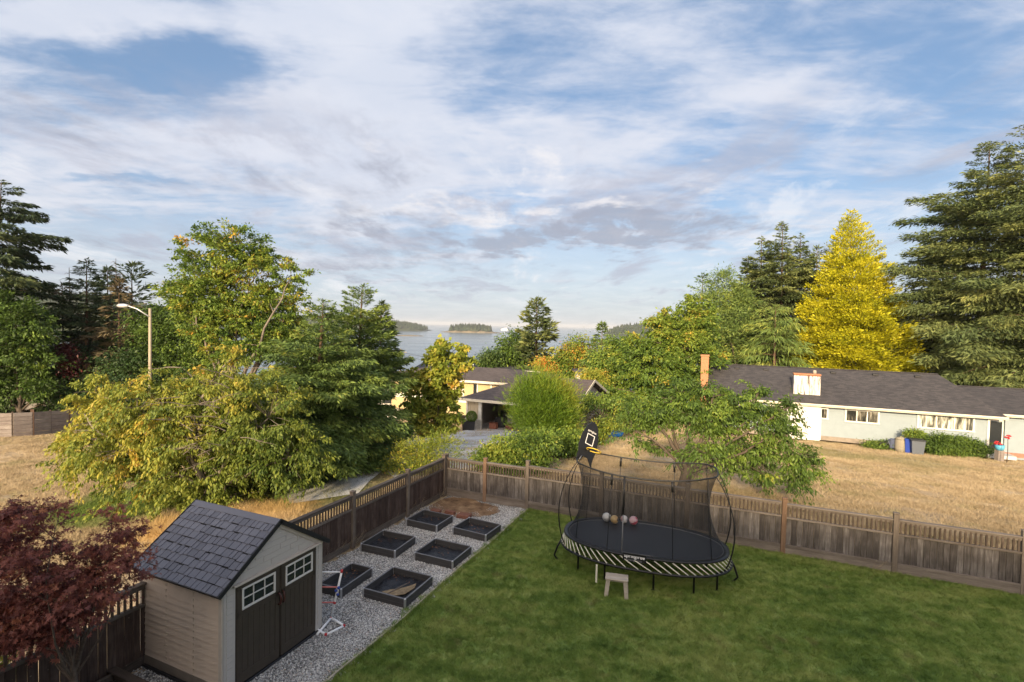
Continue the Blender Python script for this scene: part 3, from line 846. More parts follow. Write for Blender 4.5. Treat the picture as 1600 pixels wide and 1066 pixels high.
# ================================================================== RAISED BEDS
M['bed'] = plain('bed_composite', (.052, .050, .050), .6, var=.10, scale=5)
M['alu'] = plain('bed_aluminium', (.48, .48, .49), .35, metal=.7, var=.08)
m, T = mat('bed_liner')
p = T.node('ShaderNodeTexCoord').outputs['Object']; n = T.noise(p, 5, 6, .6, 1.0)
T.put(T.b.inputs['Base Color'], T.ramp(n, [(.4, (.010, .010, .013)), (.7, (.028, .028, .032))])); T.b.inputs['Roughness'].default_value = .45; bump(T, n, 1, .08)
M['liner'] = m
M['cardboard'] = plain('dry_earth', (.23, .17, .10), .95, var=.35, scale=12, bmp=.6)
M['litter'] = plain('dry_leaves', (.30, .15, .08), .9, var=.5, scale=30)
def bed(label, a, b, wa, wb, tw, junk, seed):
    """a,b: corner nearest the viewer and the lawn (the front post)"""
    rr = random.Random(seed); H = .215
    t = empty('raised_bed', AB(a, b), label, 'raised bed', 'dark raised garden beds on the gravel', RZB+tw)
    # local x = b direction, local y = a direction; box spans x -wb..0, y 0..wa
    for k in range(2):
        z = .055+k*.105
        for y in (.018, wa-.018): MB().box((-wb/2, y, z), (wb-.07, .032, .101), bev=.005).build('side_board', M['bed'], t)
        for x in (-.018, -wb+.018): MB().box((x, wa/2, z), (.032, wa-.07, .101), bev=.005).build('side_board', M['bed'], t)
    for x, y in ((0, 0), (-wb, 0), (0, wa), (-wb, wa)):
        sx = -1 if x == 0 else 1; sy = 1 if y == 0 else -1
        MB().box((x+sx*.018, y+sy*.018, H/2+.008), (.052, .052, H+.016), bev=.018).build('corner_post', M['alu'], t)
    for y in (.018, wa-.018): MB().box((-wb/2, y, H-.001), (wb-.08, .036, .008)).build('top_edge', M['bed_edge'], t)
    for x in (-.018, -wb+.018): MB().box((x, wa/2, H-.001), (.036, wa-.08, .008)).build('top_edge', M['bed_edge'], t)
    # rumpled black liner
    n = 22; V = []; F = []
    for i in range(n+1):
        for j in range(n+1):
            x = -wb+.036+(wb-.072)*i/n; y = .036+(wa-.072)*j/n
            V.append((x, y, .062+.016*sin(i*.33+seed)*sin(j*.4+seed*2)+.010*sin(i*.8+j*.5+seed)+rr.uniform(-.003, .003)))
    for i in range(n):
        for j in range(n): q = i*(n+1)+j; F.append((q, q+n+1, q+n+2, q+1))
    lin = add('liner', np_mesh('liner', V, F, M['liner'], smooth=True), t)
    if junk == 'earth':
        vs = [(-wb*.70, wa*.22), (-wb*.45, wa*.14), (-wb*.24, wa*.34), (-wb*.20, wa*.62), (-wb*.27, wa*.78), (-wb*.36, wa*.60), (-wb*.47, wa*.45), (-wb*.60, wa*.36)]
        MB().prism(vs, .012, Matrix.Translation((0, 0, .085))).build('earth_heap', M['cardboard'], t)
        MB().bar((-wb*.55, wa*.15, .11), (-wb*.42, wa*.66, .115), .018, .014).build('stake', M['rail'], t)
    mb = MB()
    for k in range(6 + 7*(seed % 3)):
        x = -wb*rr.uniform(.35, .95); y = wa*(rr.uniform(.6, .95) if seed % 2 else rr.uniform(.3, .95))
        r_ = rr.uniform(.010, .024); M1 = Matrix.Translation((x, y, .088)) @ Matrix.Rotation(rr.uniform(0, 6), 4, 'Z') @ Matrix.Rotation(rr.uniform(-.6, .6), 4, 'X')
        mb.prism([(-r_, 0), (0, -r_*.6), (r_, 0), (0, r_*.6)], .004, M1)
    props(mb.build('fallen_leaves', M['litter'], t), kind='stuff')
M['bed_edge'] = plain('bed_edge_scuffed', (.15, .15, .155), .5, var=.15)
def ab_of(px, py, z):
    r = ray(px, py); t_ = (z-CAMH)/r.z; p = r*t_; return toab(p.x, p.y)
def bed_from(label, L, Fp, Rt, tw, junk, seed):
    af, bf = ab_of(*Fp, .22); al, bl = ab_of(*L, .22); ar, br = ab_of(*Rt, .22)
    wb = sqrt((af-al)**2+(bf-bl)**2); wa = sqrt((af-ar)**2+(bf-br)**2)
    ang = atan2(al-af, -(bl-bf))      # tilt of the bed against the garden grid
    bed(label, af, bf, wa, wb, tw-ang*0.6, junk, seed)
k_ = 5.3333
def q_(x, y): return (540+x/k_, 780+y/k_)
bed_from('empty raised bed farthest from the shed, against the fence corner', q_(505, 165), q_(760, 222), q_(920, 140), 0, 'x', 1)
bed_from('raised bed nearest the far end of the lawn, beside the loose pavers', q_(898, 228), q_(1170, 300), q_(1308, 212), 0, 'x', 2)
bed_from('raised bed against the dark fence, middle one of its row', q_(115, 375), q_(412, 432), q_(603, 312), 0, 'x', 3)
bed_from('raised bed along the lawn edge, middle one of its row', q_(570, 442), q_(893, 520), q_(1075, 397), 0, 'x', 4)
bed_from('raised bed half hidden behind the shed and the ladder game', (497, 912), (533, 921), (581.4, 886.5), 0, 'x', 5)
bed_from('largest looking raised bed in front, with a strip of dry earth on its liner', q_(138, 742), q_(497, 836), q_(740, 642), 0, 'earth', 7)

# loose pavers at the end of the beds
M['paver'] = plain('red_paver', (.20, .085, .055), .85, var=.2, scale=14)
def paver(label, px, py, w, d, rz):
    a_, b_ = ab_of(px, py, .05); t = empty('paver', AB(a_, b_, .02), label, 'paver', 'loose red pavers by the beds', RZB+rz)
    MB().box((0, 0, .03), (w, d, .06), bev=.008).build('slab', M['paver'], t)
    MB().box((0.01, .005, .082), (w*.97, d*.96, .045), bev=.008).build('slab', M['paver'], t)
paver('reddish paver lying between the two farthest raised beds', 725, 807, .40, .30, .05)
paver('flat dark paver just behind the far corner bed, left one', 681, 800, .32, .18, .1)
paver('small paver behind the far corner bed, right one', 703, 802, .34, .14, -.05)

# ================================================================== LADDER TOSS GAME
M['pvc'] = plain('white_pvc', (.88, .88, .88), .35, var=.03)
M['red'] = plain('red_plastic', (.50, .035, .04), .4, var=.08)
M['pinkred'] = plain('faded_red_tube', (.55, .17, .15), .45, var=.08)
M['blueball'] = plain('blue_plastic', (.03, .06, .30), .4, var=.1)
def ladder_game():
    g0 = AB(*ab_of(512, 988, .03), 0)
    t = empty('ladder_toss_game', g0, 'white and red plastic ladder toss frame standing by the shed corner', 'lawn game')
    Pw = lambda px, py, d: at(px, py, d)-g0
    a1, b1 = ab_of(537.5, 978, .03); a2, b2 = ab_of(509, 992, .03)
    foot_r = AB(a1, b1, .03)-g0; foot_l = AB(a2, b2, .03)-g0
    mid = (foot_r+foot_l)/2
    Yb = foot_r.y+g0.y
    back = (AB(*ab_of(517.5, 968.5, .06), .05)-g0)
    hub = back+Vector((0, 0, .05))
    top_r = at(534, 892.5, hub.y+g0.y-.05)-g0
    def lerp(u): return hub.lerp(top_r, u)
    def tb(name, p, q, m_, r=.023): MB().tube([p, q], r, 8).build(name, m_, t)
    tb('base_tube', foot_r, foot_l, M['pvc']); tb('base_tube', foot_r, hub, M['pvc']); tb('upright', hub, top_r, M['pvc'])
    left = AB(0, -.62) + AB(-.30, 0)
    hub2 = hub+left*.9; top2 = top_r+left*.9
    tb('base_tube', foot_l, hub2, M['pvc']); tb('base_tube', hub, foot_l+left*.25, M['pvc']); tb('upright', hub2, top2, M['pvc'])
    for u, m_ in ((.98, 'pvc'), (.66, 'pinkred'), (.33, 'pinkred')):
        tb('rung', lerp(u), lerp(u)+left*.9, M[m_], .015)
    for pt in (hub, lerp(.33), top_r, foot_r, foot_l, hub2, hub2.lerp(top2, .66)):
        MB().lathe([(.001, -.03), (.026, -.025), (.028, 0), (.026, .025), (.001, .03)], 10, pt).build('connector', M['red'], t)
    tb('red_sleeve', hub.lerp(foot_r, .42), hub.lerp(foot_r, .5), M['red'], .019)
    for u, dx in ((.66, .02), (.52, .03), (.60, -.02)):
        c = lerp(u)+Vector((dx, -.03, 0)); MB().lathe([(.001, -.032), (.022, -.022), (.032, 0), (.022, .022), (.001, .032)], 10, c).build('bola_ball', M['blueball'], t)
    tb('bola_cord', lerp(.66)+Vector((.02, -.03, 0)), lerp(.5)+Vector((.03, -.03, 0)), M['pvc'], .008)
ladder_game()
# ================================================================== TRAMPOLINE
M['tramp_black'] = plain('black_steel', (.012, .012, .013), .4, var=.1)
M['tramp_mat'] = plain('jump_mat', (.026, .027, .031), .55, var=.10, scale=1.2)
M['mat_edge'] = plain('grey_mat_edge', (.16, .16, .165), .6)
M['rod_cream'] = plain('glass_fibre_rod', (.66, .64, .52), .4, var=.05)
M['yellow'] = plain('yellow_hoop', (.72, .50, .05), .4, var=.05)
m, T = mat('safety_net')
tc = T.node('ShaderNodeTexCoord').outputs['Generated']
T.b.inputs['Base Color'].default_value = (.012, .012, .013, 1); T.b.inputs['Roughness'].default_value = .7
tp = T.node('ShaderNodeBsdfTransparent'); mx = T.node('ShaderNodeMixShader')
lw = T.node('ShaderNodeLayerWeight'); lw.inputs[0].default_value = .35
T.put(mx.inputs[0], T.m('ADD', .27, T.m('MULTIPLY', lw.outputs['Facing'], .45), clamp=True))
T.l.new(tp.outputs[0], mx.inputs[1]); T.l.new(T.b.outputs[0], mx.inputs[2]); T.l.new(mx.outputs[0], T.out.inputs[0])
M['net'] = m

def text_mesh(name, s, size, material):
    cu = bpy.data.curves.new(name, 'FONT'); cu.body = s; cu.size = size; cu.extrude = .002; cu.align_x = 'CENTER'; cu.align_y = 'CENTER'
    o = bpy.data.objects.new(name, cu); COL.objects.link(o)
    bpy.context.view_layer.update()
    me = bpy.data.meshes.new_from_object(o.evaluated_get(bpy.context.evaluated_depsgraph_get()))
    bpy.data.objects.remove(o); me.name = name; me.materials.clear(); me.materials.append(material)
    return me

def trampoline():
    TR = R(-19.0)
    c = at(1005, 843, 12.5); c.z = 0
    t = empty('trampoline', c, 'large black oval trampoline with safety net and basketball backboard on the lawn', 'trampoline', rz=TR)
    HX, HY, H = 1.97, 1.13, .80
    def se(th, hx, hy, e=2.35):
        cx, sx = cos(th), sin(th)
        return hx*abs(cx)**(2/e)*(1 if cx >= 0 else -1), hy*abs(sx)**(2/e)*(1 if sx >= 0 else -1)
    N = 72
    # jump mat
    mb = MB(); vs = [(0, 0, H-.015)]; 
    for r_ in (.35, .7, 1.0):
        for k in range(N): x, y = se(2*pi*k/N, HX-.13, HY-.13); vs.append((x*r_, y*r_, H-.015+.012*r_*r_))
    fs = [(0, 1+k, 1+(k+1) % N) for k in range(N)]
    for q in range(2):
        for k in range(N): fs.append((1+q*N+k, 1+(q+1)*N+k, 1+(q+1)*N+(k+1) % N, 1+q*N+(k+1) % N))
    mb.addvf(vs, fs, True); mb.build('jump_mat', M['tramp_mat'], t)
    ring = lambda hx, hy, z: [(*se(2*pi*k/N, hx, hy), z) for k in range(N)]
    def band(name, hx0, hy0, hx1, hy1, z, th, m_):
        a, b = ring(hx0, hy0, z), ring(hx1, hy1, z); a2, b2 = ring(hx0, hy0, z+th), ring(hx1, hy1, z+th)
        vs = a+b+a2+b2; fs = []
        for k in range(N):
            j = (k+1) % N
            fs += [(k, j, N+j, N+k), (2*N+k, 3*N+k, 3*N+j, 2*N+j), (N+k, N+j, 3*N+j, 3*N+k), (k, 2*N+k, 2*N+j, j)]
        return MB().addvf(vs, fs, True).build(name, m_, t)
    band('mat_trim', HX-.15, HY-.15, HX-.118, HY-.118, H-.012, .014, M['mat_edge'])
    band('mat_rim', HX-.12, HY-.12, HX, HY, H-.012, .03, M['tramp_black'])
    # lower steel frame and slanted glass fibre rods
    FX, FY, FZ = HX+.05, HY+.10, .55
    MB().tube(ring(FX, FY, FZ), .030, 8, closed=True).build('base_frame', M['tramp_black'], t)
    rod = 0
    for k in range(64):
        th = 2*pi*k/64
        x0, y0 = se(th, FX, FY); x1, y1 = se(th-.17, HX-.02, HY-.02)
        MB().tube([(x0, y0, FZ+.02), (x1, y1, H-.03)], .0125, 6).build('rod', M['rod_cream'], t)
    # legs
    for th in np.linspace(0, 2*pi, 13)[:-1]:
        x, y = se(th+.13, FX, FY); x, y = (x, y) if abs(cos(th+.13)) > .93 else (x*.9, y*.74)
        if abs(cos(th+.13)) > .93: pts = [(x, y, FZ), (x*1.05, y*1.05, .36), (x*1.09, y*1.06, .12), (x*1.05, y*1.02, .02)]
        else: pts = [(x/.9, y/.74, FZ), (x/.93, y/.8, FZ-.04), (x, y, FZ-.12), (x, y, .02)]
        leg = MB().tube(pts, .024, 8).build('leg', M['tramp_black'], t)
        MB().box((pts[-1][0], pts[-1][1], .012), (.10, .06, .024), bev=.01).build('foot', M['tramp_black'], leg)
    # enclosure: net narrow waisted between mat and a top cord pulled out to four corner rods
    TZ = 2.64; K = 4*14
    top = []
    corner = [(1.84, .98), (-1.84, .98), (-1.84, -.98), (1.84, -.98)]
    NT_ = 96
    def top_pt(th):
        x, y = se(th, 1.66, .86, 3.2)
        e = max(0, abs(x)/1.80-.35)/.65
        sag = .0 if abs(x) > 1.4 else -.12*(1-(abs(x)/1.4)**2)
        return Vector((x, y, TZ+sag))
    rows = 12; vs = []; fs = []
    for j in range(rows+1):
        v = j/rows
        for k in range(NT_):
            th = 2*pi*k/NT_; b_ = se(th, HX-.10, HY-.10); tp_ = top_pt(th)
            w = .30*4*v*(1-v)*(abs(b_[0])/HX)**3       # waist at the short ends
            fx = (b_[0]*(1-v)+tp_.x*v); fy = (b_[1]*(1-v)+tp_.y*v)
            fx -= math.copysign(w, fx) if abs(fx) > .01 else 0
            vs.append((fx, fy, (H*(1-v)+tp_.z*v)))
    for j in range(rows):
        for k in range(NT_): fs.append((j*NT_+k, j*NT_+(k+1) % NT_, (j+1)*NT_+(k+1) % NT_, (j+1)*NT_+k))
    MB().addvf(vs, fs, True).build('safety_net', M['net'], t)
    MB().tube([top_pt(2*pi*k/NT_) for k in range(NT_)], .018, 6, closed=True).build('top_cord', M['tramp_black'], t)
    # sleeves (thin seams in the net) with black sleeves at their tops
    seams = [(-.75, -1), (.72, -1), (-.75, 1), (.72, 1), (-1.55, -1), (1.55, -1), (-1.55, 1), (1.55, 1)]
    for sx, sy in seams:
        bx = sx; by = sy*(HY-.11)*(max(0, 1-(abs(sx)/(HX-.1))**2.35))**(1/2.35)
        sx2 = sx*.92; ty = sy*.86*(max(0, 1-(abs(sx2)/1.66)**3.2))**(1/3.2)
        tp_ = Vector((sx2, ty, TZ-(.12*(1-(abs(sx2)/1.4)**2) if abs(sx2) < 1.4 else 0)))
        base = Vector((bx, by, H))
        sm = MB().tube([base, base.lerp(tp_, .5)+Vector((0, 0, 0)), tp_], .009, 6).build('net_pole', M['tramp_black'], t)
        if abs(sx) < 1: MB().tube([base.lerp(tp_, .86), tp_], .028, 8).build('pole_sleeve', M['tramp_black'], sm)
    # door: zip line down the front, with the grey bound entrance
    xb = -1.02+.58; yb = -(HY-.105)
    d0 = Vector((-.40, -1.01, H)); d1 = Vector((-.40, -.87, TZ-.10))
    zp = MB().tube([d0.lerp(d1, .5), d1], .024, 8).build('door_seam', M['tramp_black'], t)
    MB().tube([d0+Vector((0, -.01, 0)), d0.lerp(d1, .5)], .014, 8).build('door_binding', M['mat_edge'], zp)
    MB().tube([d0+Vector((0, -.01, .02)), d0+Vector((.42, .005, .02)), d0+Vector((.72, .02, .02))], .014, 8).build('door_binding', M['mat_edge'], zp)
    # tall flexible corner poles bowing outwards
    for sx in (-1, 1):
        for sy in (-1, 1):
            f = Vector((sx*(HX*.93), sy*.55, FZ)); e = Vector((sx*1.60, sy*.50, TZ+.01))
            pts = []
            for i in range(15):
                u = i/14; bow = sin(pi*u)**.8*.29
                p = f.lerp(e, u); p.x += sx*bow; p.y += sy*bow*.12; pts.append(p)
            MB().tube(pts, [.016]*8+[.011]*7, 8).build('corner_pole', M['tramp_black'], t)
    # dark cord braces under the corners of the net
    # brand plate on the front of the mat rim
    px_, py_ = .05, -(HY-.01)
    pl_ = MB().box((-.10, -(HY-.0), H-.02), (.52, .02, .19), bev=.005).build('name_plate', M['tramp_black'], t)
    o = add('lettering', text_mesh('lettering', 'springfree', .115, M['white']), pl_, (-.10, -HY-.013, H+.012), (pi/2-.5, 0, 0))
    o = add('lettering', text_mesh('lettering', 'trampoline', .075, M['mat_edge']), pl_, (-.10, -HY-.013, H-.075), (pi/2-.2, 0, 0))
    # basketball backboard on the far left corner
    bb = []
    hw = .30
    prof = [(-.30, 0), (-.355, .25), (-.33, .55), (-.22, .85), (-.10, .98), (0, 1.02), (.10, .98), (.22, .85), (.33, .55), (.355, .25), (.30, 0), (.30, -.25), (.1, -.05), (-.1, -.05), (-.30, -.25)]
    bc = Vector((-1.54, .22, TZ+.02))
    Mb = Matrix.Translation(bc) @ Matrix.Rotation(R(54), 4, 'Z') @ Matrix.Rotation(R(90-10), 4, 'X') @ Matrix.Rotation(R(-28), 4, 'Z') @ Matrix.Scale(.90, 4)
    back = MB().prism(prof, .03, Mb).build('backboard', M['tramp_black'], t)
    Mf = Mb @ Matrix.Translation((0, 0, .034))
    mb = MB()
    for (c_, d_) in (((0, .33, 0), (.30, .022, .006)), ((0, .62, 0), (.30, .022, .006)), ((-.14, .475, 0), (.022, .27, .006)), ((.14, .475, 0), (.022, .27, .006))): mb.box(c_, d_, Mf)
    mb.build('target_square', M['white'], back)
    o = add('lettering', text_mesh('lettering', 'springfree', .085, M['white']), back); o.matrix_basis = Mf @ Matrix.Translation((0, .72, 0))
    hc = [Mf @ Vector((.21*cos(q), .16, .27+.21*sin(q))) for q in np.linspace(0, 2*pi, 29)[:-1]]
    hp = MB().tube(hc, .011, 8, closed=True).build('hoop', M['yellow'], back)
    MB().bar(Mf @ Vector((0, .16, 0)), Mf @ Vector((0, .16, .08)), .1, .03).build('hoop_bracket', M['tramp_black'], back)
    MB().tube([Mb @ Vector((-.1, -.02, 0)), Vector((-1.62, -.12, TZ))], .014, 6).build('brace', M['mat_edge'], back)
    # small cream strap hanging under the frame at the front
    MB().box((-.93, -FY-.03, .33), (.045, .02, .42), bev=.004).build('hanging_strap', M['rod_cream'], t)
    return t, c, TR
TRAMP, tc_, TR_ = trampoline()
def on_tramp(x, y, z): return TRAMP.location + Matrix.Rotation(TR_, 3, 'Z') @ Vector((x, y, z))

def ball(label, x, y, r_, cols):
    p = on_tramp(x, y, .80)
    t = empty('ball', p, label, 'ball', 'balls on the trampoline')
    m, T = mat('ball_skin')
    g = T.node('ShaderNodeTexCoord').outputs['Object']
    v = T.vor(T.scalev(g, (1, 1, 1), (.3, .2, .1)), 5.5/(r_*8), 'Color'); f = T.xyz(v)[0]
    T.put(T.b.inputs['Base Color'], T.ramp(f, [(0, cols[0]), (.5, cols[1]), (.75, cols[2])], 'CONSTANT')); T.b.inputs['Roughness'].default_value = .4
    bmx = bmesh.new(); bmesh.ops.create_uvsphere(bmx, u_segments=20, v_segments=14, radius=r_)
    me = bpy.data.meshes.new('shell'); bmx.to_mesh(me); bmx.free(); me.materials.append(m); me.polygons.foreach_set('use_smooth', [True]*len(me.polygons))
    s = add('shell', me, t, (0, 0, r_), (.5, .3, x))
    MB().tube([(r_*1.005*cos(q), r_*1.005*sin(q), 0) for q in np.linspace(0, 2*pi, 25)[:-1]], .003, 5, closed=True).build('seam', M['mat_edge'], s)
ball('white ball, leftmost of the row on the trampoline', -1.02, .78, .115, ((.6, .6, .57), (.7, .7, .67), (.35, .36, .36)))
ball('tan and black ball on the trampoline between two white ones', -.80, .70, .11, ((.42, .28, .12), (.5, .36, .16), (.03, .03, .03)))
ball('white and grey ball next to the pink one on the trampoline', -.56, .84, .10, ((.62, .6, .58), (.5, .3, .3), (.2, .22, .25)))
ball('pink and red ball, rightmost of the row on the trampoline', -.32, .80, .115, ((.55, .10, .14), (.62, .40, .42), (.65, .25, .3)))

# ================================================================== STOOL
def stool():
    a_, b_ = ab_of(963, 931, 0); c = AB(a_, b_)
    t = empty('wooden_stool', (c.x, c.y, 0), 'small bleached wooden step stool on the grass in front of the trampoline', 'stool', rz=R(-13))
    for y in (-.075, .075): MB().box((0, y, .42), (.50, .145, .035), bev=.008).build('seat_board', M['stool'], t)
    for sx in (-1, 1):
        for sy in (-1, 1):
            MB().bar((sx*.185, sy*.10, .40), (sx*.225, sy*.115, 0), .085, .032, up=(0, 1, 0)).build('leg', M['stool'], t)
        MB().box((sx*.185, 0, .365), (.03, .25, .08), bev=.005).build('cross_rail', M['stool'], t)
    MB().bar((-.19, 0, .35), (.19, 0, .35), .03, .06).build('stretcher', M['stool'], t)
stool()

# ================================================================== RIGHT HAND HOUSE
m, T = mat('asphalt_shingle_roof')
p = T.node('ShaderNodeTexCoord').outputs['Object']
n = T.noise(p, 1.1, 4, .6); f2 = T.noise(p, 26, 4, .75)
br = T.node('ShaderNodeTexBrick'); T.put(br.inputs['Vector'], T.scalev(p, (1, 1, 1)))
br.inputs['Scale'].default_value = 1; br.inputs['Brick Width'].default_value = .33; br.inputs['Row Height'].default_value = .135
br.inputs['Mortar Size'].default_value = .004; br.inputs['Color1'].default_value = (.0, .0, .0, 1); br.inputs['Color2'].default_value = (1, 1, 1, 1)
bw = T.m('MULTIPLY', T.xyz(br.outputs['Color'])[0], .30)
T.put(T.b.inputs['Base Color'], T.ramp(T.m('ADD', T.m('ADD', T.m('MULTIPLY', n, .15), T.m('MULTIPLY', f2, .55)), T.m('MULTIPLY', bw, .7)), [(.30, (.030, .029, .033)), (.5, (.058, .054, .058)), (.75, (.105, .095, .095))]))
T.b.inputs['Roughness'].default_value = .85; bump(T, T.m('ADD', f2, bw), .5, .02)
M['roof'] = m
M['siding'] = plain('grey_green_siding', (.255, .305, .335), .65, var=.05, scale=2)
M['siding_white'] = plain('white_siding', (.68, .67, .62), .6, var=.05, scale=2)
M['trim'] = plain('cream_trim', (.66, .60, .48), .6, var=.05)
M['brick'] = plain('orange_brick', (.42, .19, .10), .9, var=.2, scale=8)
M['found'] = plain('foundation', (.26, .22, .18), .9, var=.2, scale=4)
M['curtain'] = plain('curtain', (.50, .48, .42), .9, var=.3, scale=3)
m, T = mat('stained_white_brick')
p = T.node('ShaderNodeTexCoord').outputs['Object']
n = T.noise(T.scalev(p, (6, 6, .9)), 1.1, 5, .65); c = T.ramp(n, [(.42, (.68, .65, .60)), (.55, (.45, .41, .38)), (.66, (.10, .085, .08))])
z = T.xyz(p)[2]; c = T.mix(T.smooth(T.m('ADD', z, T.m('MULTIPLY', n, .2)), .98, 1.08), c, (.18, .07, .04))
T.put(T.b.inputs['Base Color'], c); T.b.inputs['Roughness'].default_value = .9
M['chimney'] = m
def lapped(name, parent, x0, x1, z0, z1, y, m_, step=.16):
    """horizontal lap siding as one wall mesh; faces -y"""
    mb = MB(); n = max(1, int(round((z1-z0)/step))); h = (z1-z0)/n
    for k in range(n):
        z = z0+k*h
        mb.addvf([(x0, y, z), (x1, y, z), (x1, y, z+h), (x0, y, z+h), (x0, y-.028, z), (x1, y-.028, z), (x1, y-.006, z+h), (x0, y-.006, z+h)],
                 [(4, 5, 6, 7), (0, 1, 5, 4), (1, 2, 6, 5), (3, 0, 4, 7), (2, 3, 7, 6)])
    return mb.build(name, m_, parent)
def win(parent, x0, x1, z0, z1, y, n=1, glass='dark_glass', fw=.10):
    """window facing -y with outer frame, mullions, panes"""
    o = MB().box(((x0+x1)/2, y-.04, z1-fw/2), (x1-x0, .09, fw)).build('window', M['white_old'], parent)
    MB().box(((x0+x1)/2, y-.05, z0+fw/2), (x1-x0+.06, .12, fw)).build('sill', M['white_old'], o)
    for x in (x0+fw/2, x1-fw/2): MB().box((x, y-.04, (z0+z1)/2), (fw, .088, z1-z0-2*fw)).build('frame', M['white_old'], o)
    w = (x1-x0-2*fw)/n
    for i in range(n):
        MB().box((x0+fw+(i+.5)*w, y-.015, (z0+z1)/2), (w-.05, .02, z1-z0-2*fw)).build('pane', M[glass], o)
        if i: MB().box((x0+fw+i*w, y-.04, (z0+z1)/2), (.07, .07, z1-z0-2*fw)).build('mullion', M['white_old'], o)
    return o
M['curtain_glass'] = None
m, T = mat('curtained_glass')
p = T.node('ShaderNodeTexCoord').outputs['Object']
n = T.noise(T.scalev(p, (3.5, 1, .6)), 1.2, 4, .6, .8)
T.put(T.b.inputs['Base Color'], T.ramp(n, [(.38, (.05, .055, .05)), (.5, (.24, .24, .20)), (.62, (.62, .62, .57))])); T.b.inputs['Roughness'].default_value = .15
M['curtain_glass'] = m
m, T = mat('window_glass')
p = T.node('ShaderNodeTexCoord').outputs['Object']
n = T.noise(T.scalev(p, (3, 1, .7)), 1.6, 4, .6, .3)
T.put(T.b.inputs['Base Color'], T.ramp(n, [(.42, (.02, .022, .022)), (.55, (.09, .085, .07)), (.68, (.30, .28, .24))])); T.b.inputs['Roughness'].default_value = .12
M['house_glass'] = m

